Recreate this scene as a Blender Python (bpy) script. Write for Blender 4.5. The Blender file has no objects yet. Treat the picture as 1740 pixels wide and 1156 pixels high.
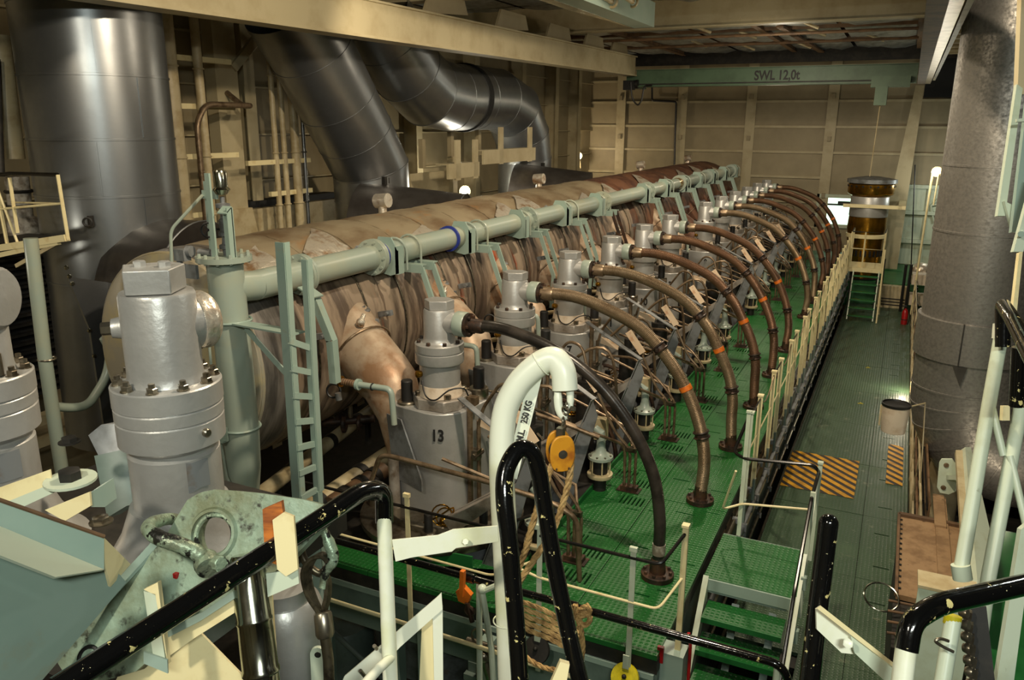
import bpy, math, random
from mathutils import Vector, Matrix
random.seed(7)
PI = math.pi
SC = bpy.context.scene
COL = SC.collection

# ------------------------------------------------------------------ camera
CAM = Vector((0.0, 0.0, 4.0))
YAW, PITCH, ROLL, FPX = 0.450944, 0.264024, 0.005129, 1353.2757
_d = Vector((-math.sin(YAW)*math.cos(PITCH), math.cos(YAW)*math.cos(PITCH), -math.sin(PITCH)))
_r = Vector((math.cos(YAW), math.sin(YAW), 0)); _u = _r.cross(_d)
_r2 = _r*math.cos(ROLL) + _u*math.sin(ROLL); _u2 = -_r*math.sin(ROLL) + _u*math.cos(ROLL)
cam_data = bpy.data.cameras.new('camera'); cam = bpy.data.objects.new('camera', cam_data); COL.objects.link(cam)
cam_data.sensor_width = 36; cam_data.lens = 36*FPX/1740; cam_data.clip_start = .05; cam_data.clip_end = 200
cam.matrix_world = Matrix(((_r2.x, _u2.x, -_d.x, CAM.x), (_r2.y, _u2.y, -_d.y, CAM.y), (_r2.z, _u2.z, -_d.z, CAM.z), (0, 0, 0, 1)))
SC.camera = cam

# ------------------------------------------------------------------ world, exposure, lamps
SC.view_settings.view_transform = 'Standard'; SC.view_settings.look = 'None'
SC.view_settings.gamma = 1; SC.view_settings.use_curve_mapping = False
SC.view_settings.exposure = 0.62
w = bpy.data.worlds.new('world'); SC.world = w; w.use_nodes = True
w.node_tree.nodes['Background'].inputs[0].default_value = (0.55, 0.6, 0.5, 1)
w.node_tree.nodes['Background'].inputs[1].default_value = 0.05

def lamp(name, loc, power, color, radius=.12, kind='POINT', rot=None, size=None, spot=None, blend=.6):
    l = bpy.data.lights.new(name, kind); l.energy = power; l.color = color
    if kind == 'AREA':
        l.shape = 'RECTANGLE'; l.size, l.size_y = size
    else: l.shadow_soft_size = radius
    if kind == 'SPOT': l.spot_size = math.radians(spot); l.spot_blend = blend
    o = bpy.data.objects.new(name, l); COL.objects.link(o); o.location = loc
    if rot is not None: o.rotation_euler = (Vector(rot)-Vector(loc)).to_track_quat('-Z', 'Y').to_euler()
    return o
WARM = (1.0, .84, .62); NEUT = (1.0, .93, .76); COOL = (.93, 1.0, .92)
lamp('ceiling_flood', (-1.2, 4.6, 6.4), 800, WARM, .12, 'SPOT', (-3.8, 8.0, 0), spot=168)
lamp('ceiling_flood', (-2.2, 11.5, 6.3), 580, WARM, .12, 'SPOT', (-3.4, 14, 0), spot=165)
lamp('ceiling_flood', (-2.4, 17.2, 5.9), 400, WARM, .12, 'SPOT', (-3.4, 20, 0), spot=150)
lamp('entry_flood', (-1.6, -1.6, 6.0), 330, NEUT, .16, 'SPOT', (-4.6, 6.0, 1.2), spot=115)
lamp('entry_tube', (1.4, -1.4, 5.4), 110, COOL, None, 'AREA', (0.0, 3.2, 1.5), size=(1.2, .15))
lamp('walkway_flood', (0.0, 17.0, 5.2), 150, NEUT, .14, 'SPOT', (-.2, 17.5, -1.2), spot=80)
lamp('left_flood', (-6.2, 2.2, 5.9), 120, WARM, .12, 'SPOT', (-9.2, 9, 3.5), spot=120)
lamp('left_flood', (-5.6, 9.5, 5.6), 95, WARM, .12, 'SPOT', (-9.2, 14, 3.4), spot=120)
lamp('hall_fill', (-4.6, 8.0, 5.3), 34, WARM, .12)  # unseen fill lights added along the hall to brighten the ceiling
lamp('hall_fill', (-3.2, 16.0, 5.0), 44, WARM, .12)
lamp('hall_fill', (-3.6, 24.6, 4.0), 34, WARM, .12)
lamp('wall_lamp_glow', (-11.0, 28.0, 2.9), 40, WARM, .06)
lamp('wall_lamp_glow', (-9.2, 17.2, 2.6), 40, NEUT, .06)
lamp('wall_lamp_glow', (0.40, 24.5, 2.85), 30, NEUT, .06)
lamp('low_lamp_glow', (0.46, 17.3, -.92), 16, WARM, .05)
lamp('alcove_glow', (1.4, 27.8, 2.2), 40, COOL, .15)
lamp('left_low_fill', (-8.4, 3.9, 2.6), 10, NEUT, .06)  # no fitting here: added to brighten the dark corner by the louvre
lamp('upper_fill', (-3.0, 20.6, 5.2), 26, NEUT, .1)  # invisible fill, added to lift the ceiling foil
lamp('under_duct_lamp', (1.5, 9.9, -.3), 10, WARM, .06)
lamp('right_lamp', (2.6, 6.0, 5.4), 60, COOL, .15)

# ------------------------------------------------------------------ points of the place seen along a sight line, at a known plane
def ray(px, py): return _r2*(px-870) - _u2*(py-578) + _d*FPX
def on_x(px, py, X): v = ray(px, py); return CAM + v*((X-CAM.x)/v.x)
def on_y(px, py, Y): v = ray(px, py); return CAM + v*((Y-CAM.y)/v.y)
def on_z(px, py, Z): v = ray(px, py); return CAM + v*((Z-CAM.z)/v.z)
def at(px, py, D): return CAM + ray(px, py)*(D/FPX)

# ------------------------------------------------------------------ materials
def lin(c):
    return tuple(((v/255)/12.92 if v/255 <= .04045 else ((v/255+.055)/1.055)**2.4) for v in c) + (1,)
MATS = {}
def mat(name, c1, rough=.5, metal=0., c2=None, scale=4., lo=.45, hi=.6, bump=0., bscale=60., stretch=(1, 1, 1),
        c3=None, scale3=1.3, lo3=.55, hi3=.7, r2=None, uv=None, emit=0., detail=6, coat=0., wave=None, det=None):
    m = bpy.data.materials.new(name); m.use_nodes = True; nt = m.node_tree; N = nt.nodes; Lk = nt.links
    b = N['Principled BSDF']; b.inputs['Roughness'].default_value = rough; b.inputs['Metallic'].default_value = metal
    b.inputs['Base Color'].default_value = lin(c1)
    if coat: b.inputs['Coat Weight'].default_value = coat
    tc = N.new('ShaderNodeTexCoord'); mp = N.new('ShaderNodeMapping'); mp.inputs['Scale'].default_value = stretch
    Lk.new(tc.outputs['UV' if uv else 'Object'], mp.inputs['Vector'])
    col = None
    def layer(prev, c, sc, lo, hi, seed):
        n = N.new('ShaderNodeTexNoise'); n.noise_dimensions = '4D'; n.inputs['W'].default_value = seed
        n.inputs['Scale'].default_value = sc; n.inputs['Detail'].default_value = detail; n.inputs['Roughness'].default_value = .62
        Lk.new(mp.outputs[0], n.inputs['Vector'])
        r = N.new('ShaderNodeMapRange'); r.inputs[1].default_value = lo; r.inputs[2].default_value = hi
        Lk.new(n.outputs['Fac'], r.inputs[0])
        mx = N.new('ShaderNodeMix'); mx.data_type = 'RGBA'
        Lk.new(r.outputs[0], mx.inputs['Factor'])
        if prev is None: mx.inputs['A'].default_value = lin(c1)
        else: Lk.new(prev, mx.inputs['A'])
        mx.inputs['B'].default_value = lin(c)
        return mx.outputs['Result'], r.outputs[0]
    fac = None
    if c2: col, fac = layer(None, c2, scale, lo, hi, 1.3)
    if c3: col, _ = layer(col, c3, scale3, lo3, hi3, 5.1)
    if col: Lk.new(col, b.inputs['Base Color'])
    if r2 is not None and fac:
        rr = N.new('ShaderNodeMapRange'); rr.inputs[3].default_value = rough; rr.inputs[4].default_value = r2
        Lk.new(fac, rr.inputs[0]); Lk.new(rr.outputs[0], b.inputs['Roughness'])
    if bump:
        bn = N.new('ShaderNodeBump'); bn.inputs['Strength'].default_value = bump; bn.inputs['Distance'].default_value = .01
        if wave:   # woven or ribbed relief along the piece (uv in metres)
            wv = N.new('ShaderNodeTexWave'); wv.bands_direction = wave[0]; wv.inputs['Scale'].default_value = wave[1]
            wv.inputs['Distortion'].default_value = wave[2]
            Lk.new(mp.outputs[0], wv.inputs['Vector']); Lk.new(wv.outputs['Fac'], bn.inputs['Height'])
        else:
            nb = N.new('ShaderNodeTexNoise'); nb.inputs['Scale'].default_value = bscale; nb.inputs['Detail'].default_value = 4
            Lk.new(mp.outputs[0], nb.inputs['Vector']); Lk.new(nb.outputs['Fac'], bn.inputs['Height'])
        Lk.new(bn.outputs[0], b.inputs['Normal'])
    if emit:
        b.inputs['Emission Color'].default_value = lin(c1); b.inputs['Emission Strength'].default_value = emit
    MATS[name] = m
    return m
def checker_plate(name, c1, c2, pitch, rough, c3):
    """Painted anti-slip plate: raised studs as relief, worn patches."""
    m = mat(name, c1, rough, 0, c2, 2.2, .48, .72, r2=rough+.2, c3=c3, scale3=7, lo3=.6, hi3=.72)
    nt = m.node_tree; N = nt.nodes; Lk = nt.links; b = N['Principled BSDF']
    tc = N.new('ShaderNodeTexCoord'); hs = []
    for d in ('X', 'Y'):
        wv = N.new('ShaderNodeTexWave'); wv.bands_direction = d; wv.inputs['Scale'].default_value = .314/pitch
        Lk.new(tc.outputs['Object'], wv.inputs['Vector']); hs.append(wv.outputs['Fac'])
    mt = N.new('ShaderNodeMath'); mt.operation = 'MULTIPLY'; Lk.new(hs[0], mt.inputs[0]); Lk.new(hs[1], mt.inputs[1])
    pw = N.new('ShaderNodeMath'); pw.operation = 'POWER'; pw.inputs[1].default_value = 2; Lk.new(mt.outputs[0], pw.inputs[0])
    bn = N.new('ShaderNodeBump'); bn.inputs['Strength'].default_value = .9; bn.inputs['Distance'].default_value = .006
    Lk.new(pw.outputs[0], bn.inputs['Height']); Lk.new(bn.outputs[0], b.inputs['Normal'])
    return m
M = {}
M['wall'] = mat('cream_wall_paint', (156, 143, 112), .55, 0, (138, 126, 97), 1.2, .4, .7, bump=.1, bscale=3)
M['walld'] = mat('cream_frame_paint', (180, 168, 134), .5, 0, (160, 145, 110), 2.0, .45, .7)
M['ceil'] = mat('foil_insulation', (176, 178, 172), .36, .45, (116, 116, 108), 5, .4, .65, bump=1.0, bscale=9)
M['brown'] = mat('brown_primer', (112, 84, 56), .6, 0, (84, 62, 42), 4)
M['dark'] = mat('dark_steel', (34, 33, 30), .6, .3, (52, 48, 42), 5)
M['black'] = mat('black_and_void_shade', (14, 15, 14), .7)  # flat black for black parts and for shade painted into voids
M['green'] = checker_plate('green_deck_paint', (30, 94, 40), (24, 80, 34), .045, .34, (50, 112, 56))
M['walk'] = checker_plate('walkway_green_paint', (58, 80, 58), (70, 92, 68), .045, .36, (112, 120, 98))
M['greenp'] = mat('plain_green_paint', (34, 104, 50), .4, 0, (20, 88, 38), 2)
M['greydeck'] = mat('greygreen_casing_paint', (112, 128, 118), .45, 0, (92, 106, 98), 2, c3=(70, 74, 66), scale3=9, lo3=.6, hi3=.75)
M['mint'] = mat('mint_paint', (146, 164, 152), .36, 0, (136, 158, 146), 2.5, .45, .7, c3=(150, 146, 118), scale3=6, lo3=.62, hi3=.8)
M['mintpipe'] = mat('greygreen_pipe_paint', (146, 158, 146), .34, 0, (162, 162, 138), 2.0, .45, .75, c3=(168, 150, 110), scale3=5, lo3=.66, hi3=.85)
M['pale'] = mat('pale_mint_paint', (192, 202, 180), .4, 0, (178, 184, 156), 5, .5, .7, c3=(126, 128, 100), scale3=14, lo3=.68, hi3=.76)
M['mintw'] = mat('worn_mint_paint', (142, 162, 142), .5, .1, (112, 118, 90), 6, .40, .60, c3=(50, 50, 40), scale3=22, lo3=.56, hi3=.66, bump=.3, bscale=40)
M['mintscr'] = mat('chipped_shackle_paint', (158, 178, 152), .4, .4, (120, 128, 106), 14, .45, .6, c3=(34, 34, 30), scale3=26, lo3=.53, hi3=.57, bump=.5, bscale=60)
M['silver'] = mat('silver_paint', (178, 177, 173), .38, .45, (160, 158, 153), 3, .45, .7, bump=.14, bscale=40)
M['silverd'] = mat('grimy_silver_paint', (168, 160, 150), .42, .4, (112, 100, 86), 4, .42, .66, c3=(96, 74, 52), scale3=7, lo3=.6, hi3=.75, bump=.2, bscale=45)
M['grey'] = mat('grey_paint', (128, 131, 132), .42, .2, (92, 92, 90), 4, c3=(112, 88, 62), scale3=6, lo3=.64, hi3=.78)
M['white'] = mat('sooty_white_paint', (208, 192, 170), .5, 0, (180, 156, 128), 7, .5, .7)
M['steel'] = mat('bare_steel', (150, 142, 126), .3, .9, (104, 92, 74), 8, .45, .65)
M['chrome'] = mat('polished_steel', (176, 176, 160), .16, 1, (120, 118, 98), 9, .5, .7, r2=.3)
M['galv'] = mat('duct_sheet_metal', (148, 151, 152), .30, .88, (128, 131, 133), 1.6, .35, .7, r2=.38, bump=.05, bscale=2.2)
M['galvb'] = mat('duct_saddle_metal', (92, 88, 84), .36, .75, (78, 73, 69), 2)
M['galvr'] = mat('spangled_sheet_metal', (154, 150, 143), .38, .7, (120, 117, 111), 26, .4, .62, r2=.55, bump=.15, bscale=30)
M['lag'] = mat('stained_lagging', (150, 136, 110), .48, .2, (112, 92, 68), 1.6, .42, .62, c3=(160, 116, 66), scale3=2.6, lo3=.60, hi3=.76, bump=.35, bscale=6, stretch=(1, .7, 1))
M['lag2'] = mat('streaked_lagging', (150, 132, 112), .5, .2, (92, 78, 66), 1.4, .44, .56, c3=(166, 80, 44), scale3=1.2, lo3=.6, hi3=.68, bump=.6, bscale=2.4, stretch=(.6, 3.8, .6))
M['lagd'] = mat('dark_streaked_blanket', (126, 120, 112), .4, .35, (76, 72, 68), 1.6, .42, .6, bump=.4, bscale=2.5, stretch=(.7, 6, .7))
M['lagred'] = mat('rusty_lagging', (112, 76, 54), .55, .2, (78, 50, 38), 2.4, .44, .6, c3=(60, 48, 42), scale3=1.2, bump=.4, bscale=5)
M['capm'] = mat('end_cap_metal', (172, 164, 146), .45, .4, (190, 176, 136), 2.4, bump=.1, bscale=5)
M['foil'] = mat('crinkled_foil', (226, 216, 198), .28, .65, (168, 132, 96), 6, .5, .66, bump=1.0, bscale=16)
M['branch'] = mat('exhaust_branch_metal', (182, 162, 138), .45, .3, (146, 112, 82), 3.2, .42, .62, c3=(120, 78, 48), scale3=5, lo3=.6, hi3=.74, bump=.2, bscale=22)
M['hoseblack'] = mat('black_rubber_hose', (44, 40, 36), .3, .3, (66, 60, 54), 5, bump=.1, bscale=30)
M['hosegrey'] = mat('braided_hose_grey', (142, 122, 96), .4, .6, (106, 86, 62), 3, .4, .65, bump=.6, uv=1, wave=('X', 22, 1.2))
M['hosebrown'] = mat('braided_hose_brown', (122, 90, 66), .4, .5, (88, 64, 48), 3, .4, .65, bump=.6, uv=1, wave=('X', 22, 1.2))
M['orange'] = mat('orange_paint', (214, 112, 28), .45, 0, (180, 84, 22), 12)
M['flange'] = mat('rusty_flange', (50, 40, 34), .45, .4, (82, 58, 42), 9)
M['tube'] = mat('worn_steel_tube', (136, 116, 92), .38, .6, (96, 78, 58), 9, .45, .62)
M['cream'] = mat('cream_rail_paint', (226, 212, 164), .4, 0, (200, 176, 122), 7, .52, .75)
M['creamg'] = mat('cream_grey_pipe_paint', (186, 172, 136), .45, 0, (166, 148, 110), 4)
M['blk'] = mat('chipped_black_paint', (10, 10, 10), .13, 0, (206, 192, 130), 26, .628, .638, c3=(214, 204, 160), scale3=75, lo3=.66, hi3=.67, coat=.4, bump=.12, bscale=30, detail=8)
M['blkplain'] = mat('black_paint', (16, 15, 14), .25, 0, (30, 26, 22), 9)
M['postw'] = mat('white_post_paint', (226, 228, 208), .36, 0, (210, 212, 168), 4, .5, .72, c3=(120, 130, 112), scale3=20, lo3=.7, hi3=.78)
M['yellow'] = mat('yellow_paint', (206, 190, 26), .4, 0, (160, 150, 24), 7)
M['red'] = mat('red_paint', (168, 24, 26), .35, 0, (130, 18, 18), 9)
M['rust'] = mat('ochre_block_paint', (208, 142, 34), .45, .1, (160, 92, 26), 9, .5, .66, c3=(60, 40, 20), scale3=14, lo3=.66, hi3=.7)
M['wood'] = mat('orange_wood', (188, 108, 36), .5, 0, (128, 66, 22), 5, stretch=(1, 1, 6))
M['rope'] = mat('manila_rope', (172, 140, 88), .8, 0, (124, 94, 52), 26, bump=.5, bscale=120)
M['wire'] = mat('greased_wire', (92, 84, 66), .35, .7, (50, 44, 34), 30)
M['brownbox'] = mat('brown_cabinet_paint', (152, 122, 88), .5, 0, (124, 96, 66), 5, c3=(88, 66, 46), scale3=9, lo3=.62, hi3=.7)
M['gold'] = mat('greased_gold_metal', (176, 128, 40), .22, .9, (108, 80, 28), 3, .4, .65)
M['crane'] = mat('crane_green_paint', (72, 98, 72), .5, 0, (60, 84, 60), 2)
M['ink'] = mat('black_stencil_paint', (24, 22, 20), .6)
M['blue'] = mat('blue_ring_paint', (34, 50, 130), .4)
M['tag'] = mat('white_tag', (226, 200, 168), .6, 0, (190, 130, 84), 12, .55, .7)
M['paper'] = mat('pale_wrap', (176, 170, 158), .5, 0, (120, 110, 96), 9)
M['bulb'] = mat('lit_bulb', (255, 244, 214), .3, emit=60)
M['bright'] = mat('lit_opening', (196, 232, 206), .5, emit=1.6)
M['cable'] = mat('black_cable', (18, 17, 16), .5)
M['hazard'] = mat('hazard_yellow', (214, 158, 34), .5, 0, (180, 130, 30), 6)
M['hazblk'] = mat('hazard_black', (52, 46, 44), .5)

# ------------------------------------------------------------------ mesh helpers
class MB:
    def __init__(s): s.v = []; s.f = []; s.uv = []
    def add(s, vs, fs, uvs=None):
        o = len(s.v); s.v += [Vector(q) for q in vs]
        for i, f in enumerate(fs):
            s.f.append([o+k for k in f]); s.uv.append(uvs[i] if uvs else None)
        return s
    def box(s, c, d, rz=0):
        c = Vector(c); x, y, z = d[0]/2, d[1]/2, d[2]/2; cs, sn = math.cos(rz), math.sin(rz)
        vs = [c+Vector((a*x*cs-b*y*sn, a*x*sn+b*y*cs, e*z)) for e in (-1, 1) for a, b in ((-1, -1), (1, -1), (1, 1), (-1, 1))]
        return s.add(vs, [(3, 2, 1, 0), (4, 5, 6, 7), (0, 1, 5, 4), (1, 2, 6, 5), (2, 3, 7, 6), (3, 0, 4, 7)])
    def bb(s, x0, x1, y0, y1, z0, z1): return s.box(((x0+x1)/2, (y0+y1)/2, (z0+z1)/2), (x1-x0, y1-y0, z1-z0))
    def bar(s, p, q, wd, h, up=(0, 0, 1)):
        p, q = Vector(p), Vector(q); a = (q-p).normalized(); u = Vector(up)
        sd = a.cross(u)
        if sd.length < 1e-4: sd = a.cross(Vector((1, 0, 0)))
        sd.normalize(); u = sd.cross(a)
        vs = [e+sd*(i*wd/2)+u*(j*h/2) for e in (p, q) for i, j in ((-1, -1), (1, -1), (1, 1), (-1, 1))]
        return s.add(vs, [(3, 2, 1, 0), (4, 5, 6, 7), (0, 1, 5, 4), (1, 2, 6, 5), (2, 3, 7, 6), (3, 0, 4, 7)])
    def lathe(s, prof, o, ax=(0, 0, 1), n=24, a0=0., a1=2*PI, cap=True):
        o = Vector(o); ax = Vector(ax).normalized()
        t = Vector((1, 0, 0)) if abs(ax.x) < .9 else Vector((0, 1, 0))
        e1 = ax.cross(t).normalized(); e2 = ax.cross(e1)
        full = abs(a1-a0-2*PI) < 1e-6; m = n if full else n+1
        vs = []
        for r, h in prof:
            for k in range(m):
                a = a0+(a1-a0)*k/n; vs.append(o+ax*h+(e1*math.cos(a)+e2*math.sin(a))*r)
        fs = []
        for i in range(len(prof)-1):
            for k in range(n):
                k2 = (k+1) % m; fs.append((i*m+k, i*m+k2, (i+1)*m+k2, (i+1)*m+k))
        if full and cap:
            if prof[0][0] > 1e-5: fs.append(tuple(range(m-1, -1, -1)))
            if prof[-1][0] > 1e-5: fs.append(tuple((len(prof)-1)*m+k for k in range(m)))
        return s.add(vs, fs)
    def cyl(s, p, q, r, r2=None, n=16):
        p, q = Vector(p), Vector(q); L = (q-p).length
        return s.lathe([(r, 0), (r if r2 is None else r2, L)], p, q-p, n)
    def nut(s, p, ax, r, h): return s.lathe([(r, 0), (r, h*.9), (r*.86, h)], p, ax, 6)
    def tube(s, pts, r, n=10, smooth=0, closed=False, caps=True):
        pts = [Vector(p) for p in pts]
        if smooth: pts = catmull(pts, smooth)
        rs = r if isinstance(r, (list, tuple)) else [r]*len(pts)
        if len(rs) != len(pts): rs = [rs[min(len(rs)-1, int(i*len(rs)/len(pts)))] for i in range(len(pts))]
        T = []
        for i in range(len(pts)):
            a = pts[max(i-1, 0)]; b = pts[min(i+1, len(pts)-1)]
            if closed: a = pts[i-1]; b = pts[(i+1) % len(pts)]
            if 0 < i < len(pts)-1:
                t = (pts[i]-pts[i-1]).normalized()+(pts[i+1]-pts[i]).normalized()
            else: t = b-a
            T.append(t.normalized() if t.length > 1e-9 else Vector((0, 0, 1)))
        up = Vector((0, 0, 1)) if abs(T[0].z) < .95 else Vector((1, 0, 0))
        nx = T[0].cross(up).normalized(); vs = []; acc = 0; us = []
        for i, p in enumerate(pts):
            nx = (nx-T[i]*nx.dot(T[i])).normalized(); ny = T[i].cross(nx)
            k = 1.
            if 0 < i < len(pts)-1:
                cs = max(.35, (pts[i]-pts[i-1]).normalized().dot(T[i])); k = 1/cs
            sd = None
            if k > 1.01 and 0 < i < len(pts)-1:
                bp = (pts[i+1]-pts[i]).normalized()-(pts[i]-pts[i-1]).normalized(); sd = bp.normalized()
            for j in range(n):
                a = 2*PI*j/n; of = (nx*math.cos(a)+ny*math.sin(a))*rs[i]
                if sd is not None: of += sd*(of.dot(sd))*(k-1)
                vs.append(p+of)
            if i: acc += (p-pts[i-1]).length
            us.append(acc)
        fs = []; uvs = []
        R = range(len(pts)) if closed else range(len(pts)-1)
        for i in R:
            i2 = (i+1) % len(pts)
            for j in range(n):
                j2 = (j+1) % n; fs.append((i*n+j, i*n+j2, i2*n+j2, i2*n+j))
                u0 = us[i]; u1 = us[i2] if i2 else acc; vv = rs[i]*2*PI/n
                uvs.append(((u0, j*vv), (u0, (j+1)*vv), (u1, (j+1)*vv), (u1, j*vv)))
        if caps and not closed:
            fs.append(tuple(range(n-1, -1, -1))); uvs.append([(0, 0)]*n)
            fs.append(tuple((len(pts)-1)*n+j for j in range(n))); uvs.append([(0, 0)]*n)
        return s.add(vs, fs, uvs)
    def ring(s, c, ax, R, r, n=24, m=8):
        c = Vector(c); ax = Vector(ax).normalized(); t = Vector((1, 0, 0)) if abs(ax.x) < .9 else Vector((0, 1, 0))
        e1 = ax.cross(t).normalized(); e2 = ax.cross(e1)
        return s.tube([c+(e1*math.cos(2*PI*k/n)+e2*math.sin(2*PI*k/n))*R for k in range(n)], r, m, closed=True)
    def prism(s, poly, th):
        poly = [Vector(p) for p in poly]; th = Vector(th); n = len(poly)
        fs = [tuple(range(n-1, -1, -1)), tuple(range(n, 2*n))]+[(i, (i+1) % n, n+(i+1) % n, n+i) for i in range(n)]
        return s.add(poly+[p+th for p in poly], fs)
    def ball(s, c, r, n=12, sz=1.):
        c = Vector(c); return s.lathe([(r*math.sin(PI*i/8) if 0 < i < 8 else 0, -r*sz*math.cos(PI*i/8)) for i in range(9)], c, (0, 0, 1), n)
    def build(s, name, m, parent=None, kind=None, bevel=0., solid=False):
        org = origin(parent) if parent else Vector((0, 0, 0))
        me = bpy.data.meshes.new(name); me.from_pydata([v-org for v in s.v], [], s.f)
        if any(s.uv):
            ul = me.uv_layers.new(name='uv'); i = 0
            for f, u in zip(s.f, s.uv):
                for k in range(len(f)):
                    ul.data[i].uv = u[k] if u else (0, 0); i += 1
        me.materials.append(m if not isinstance(m, str) else M[m])
        me.polygons.foreach_set('use_smooth', [True]*len(me.polygons)); me.set_sharp_from_angle(angle=math.radians(38))
        me.validate()
        o = bpy.data.objects.new(name, me); COL.objects.link(o)
        ORG[o.name] = org
        if parent: o.parent = parent
        if kind: o['kind'] = kind
        if bevel:
            bv = o.modifiers.new('bevel', 'BEVEL'); bv.width = bevel; bv.segments = 2; bv.limit_method = 'ANGLE'; bv.angle_limit = .7
        return o
ORG = {}
def origin(o): return ORG[o.name]
def catmull(p, k):
    o = []
    for i in range(len(p)-1):
        a, b, c, d = p[max(i-1, 0)], p[i], p[i+1], p[min(i+2, len(p)-1)]
        for j in range(k):
            t = j/k
            o.append(.5*((2*b)+(c-a)*t+(2*a-5*b+4*c-d)*t*t+(3*b-3*c+d-a)*t*t*t))
    o.append(p[-1]); return o
def fillet(p, rad, k=5):
    """Polyline with rounded corners."""
    p = [Vector(q) for q in p]; o = [p[0]]
    for i in range(1, len(p)-1):
        a, b, c = p[i-1], p[i], p[i+1]; da, dc = (a-b), (c-b)
        r = min(rad, da.length*.49, dc.length*.49); A = b+da.normalized()*r; C = b+dc.normalized()*r
        for j in range(k+1):
            t = j/k; o.append(A*(1-t)**2+b*2*t*(1-t)+C*t*t)
    o.append(p[-1]); return o
def thing(name, label, cat, loc=(0, 0, 0), group=None):
    o = bpy.data.objects.new(name, None); COL.objects.link(o); o.location = loc; o.empty_display_size = .1
    o['label'] = label; o['category'] = cat; ORG[o.name] = Vector(loc)
    if group: o['group'] = group
    return o
def tag(o, label, cat, group=None):
    o['label'] = label; o['category'] = cat
    if group: o['group'] = group
    return o
def dup(root, loc, label=None):
    def rec(o, par):
        c = o.copy(); COL.objects.link(c)
        if par: c.parent = par
        for ch in o.children: rec(ch, c)
        return c
    r = rec(root, None); r.location = loc; ORG[r.name] = Vector(loc)
    if label: r['label'] = label
    return r
def lettering(name, text, size, c, right, up, m, parent, ext=.001, narrow=.8):
    """Flat lettering: c is the centre, right and up span the surface."""
    cu = bpy.data.curves.new(name, 'FONT'); cu.body = text; cu.size = size; cu.align_x = 'CENTER'; cu.align_y = 'CENTER'; cu.extrude = ext; cu.offset = size*.028
    t = bpy.data.objects.new(name+'_tmp', cu); COL.objects.link(t)
    dg = bpy.context.evaluated_depsgraph_get(); me = bpy.data.meshes.new_from_object(t.evaluated_get(dg)); bpy.data.objects.remove(t)
    o = bpy.data.objects.new(name, me); COL.objects.link(o); me.materials.append(M[m])
    R, U = Vector(right).normalized(), Vector(up).normalized(); Nn = R.cross(U); c = Vector(c)-origin(parent)
    me.transform(Matrix.Diagonal((narrow, 1, 1, 1))); me.transform(Matrix(((R.x, U.x, Nn.x, c.x), (R.y, U.y, Nn.y, c.y), (R.z, U.z, Nn.z, c.z), (0, 0, 0, 1))))
    o.parent = parent; ORG[o.name] = origin(parent)
    return o
def plate(mb, x0, x1, y0, y1, z0, z1, holes=()):
    """Flat plate with real rectangular holes: cells of a grid, inner walls closed."""
    xs = sorted({x0, x1} | {h[i] for h in holes for i in (0, 1)}); ys = sorted({y0, y1} | {h[i] for h in holes for i in (2, 3)})
    def hole(a, b, c, d):
        mx, my = (a+b)/2, (c+d)/2
        return any(h[0] < mx < h[1] and h[2] < my < h[3] for h in holes)
    for a, b in zip(xs, xs[1:]):
        for c, d in zip(ys, ys[1:]):
            if not hole(a, b, c, d): mb.add([(a, c, z1), (b, c, z1), (b, d, z1), (a, d, z1)], [(0, 1, 2, 3)])
    for h in list(holes)+[(x0, x1, y0, y1)]:
        a, b, c, d = h[:4]; mb.add([(a, c, z0), (b, c, z0), (b, d, z0), (a, d, z0), (a, c, z1), (b, c, z1), (b, d, z1), (a, d, z1)],
            [(0, 1, 5, 4), (1, 2, 6, 5), (2, 3, 7, 6), (3, 0, 4, 7)])
# ================================================================== THE SETTING
def struct(name, mb, m, **k): return mb.build(name, m, None, 'structure', **k)
YB = 30.0                                    # back wall
# --- engine deck: green anti-slip plates with slots
deck = struct('floor', MB().bb(-2.78, -1.30, 5.62, 28.2, -.17, -.05).bb(-4.9, -1.30, 5.32, 5.62, -.17, -.05), 'dark')
def slots(mbx, x0, x1, y, n, ln): return [(x0+(x1-x0)*k/n, x0+(x1-x0)*k/n+(x1-x0)/n*.42, y, y+ln) for k in range(n)]
yc = [6.43+1.69*i+(1.25 if i > 5 else 0) for i in range(12)]
k = 0
for i in range(12):
    y0 = yc[i]-.98 if i else 5.62
    y1 = yc[i]+.71 if i != 5 else yc[6]-.98
    if i == 11: y1 = 28.2
    ym = (y0+y1)/2
    c = yc[i]
    MB().bb(-2.70, -2.40, c+.20, c+.46, -.06, -.047).build('slot_light_tray', 'pale', deck)  # pale tray added so the slots look lit from below
    for (xa, xb, kind) in ((-2.78, -2.12, 0), (-2.12, -1.30, 1)):
        for (ya, yb, h2) in ((y0, c-.13, 0), (c-.13, y1, 1)):
            hs = []
            if kind == 0 and yb-ya > .5:
                if h2: hs = slots(None, xa+.10, xa+.36, c+.22, 6, .22)+slots(None, xa+.40, xb-.04, c+.05, 5, .2)+[(xa+.30, xa+.52, c+.49, c+.515)]
                else: hs = slots(None, xa+.36, xb-.02, c-.42, 6, .2)+[(xa+.46, xb-.04, c-.52, c-.50), (xa+.1, xa+.3, c-.4, c-.375)]
            elif yb-ya > .5:
                if h2: hs = [(xa+.3, xa+.5, c+.24, c+.265), (xa+.55, xb-.05, c+.33, c+.35), (xa+.08, xa+.28, c+.44, c+.465)]
                else: hs = [(xa+.32, xa+.53, c-.36, c-.335), (xa+.56, xb-.06, c-.22, c-.2), (xa+.05, xa+.2, c-.46, c-.44)]
            mb = MB(); plate(mb, xa+.004, xb-.004, ya+.004, yb-.004, -.045, random.uniform(-.003, .003), hs)
            mb.build('deck_plate', 'green', deck)
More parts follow.
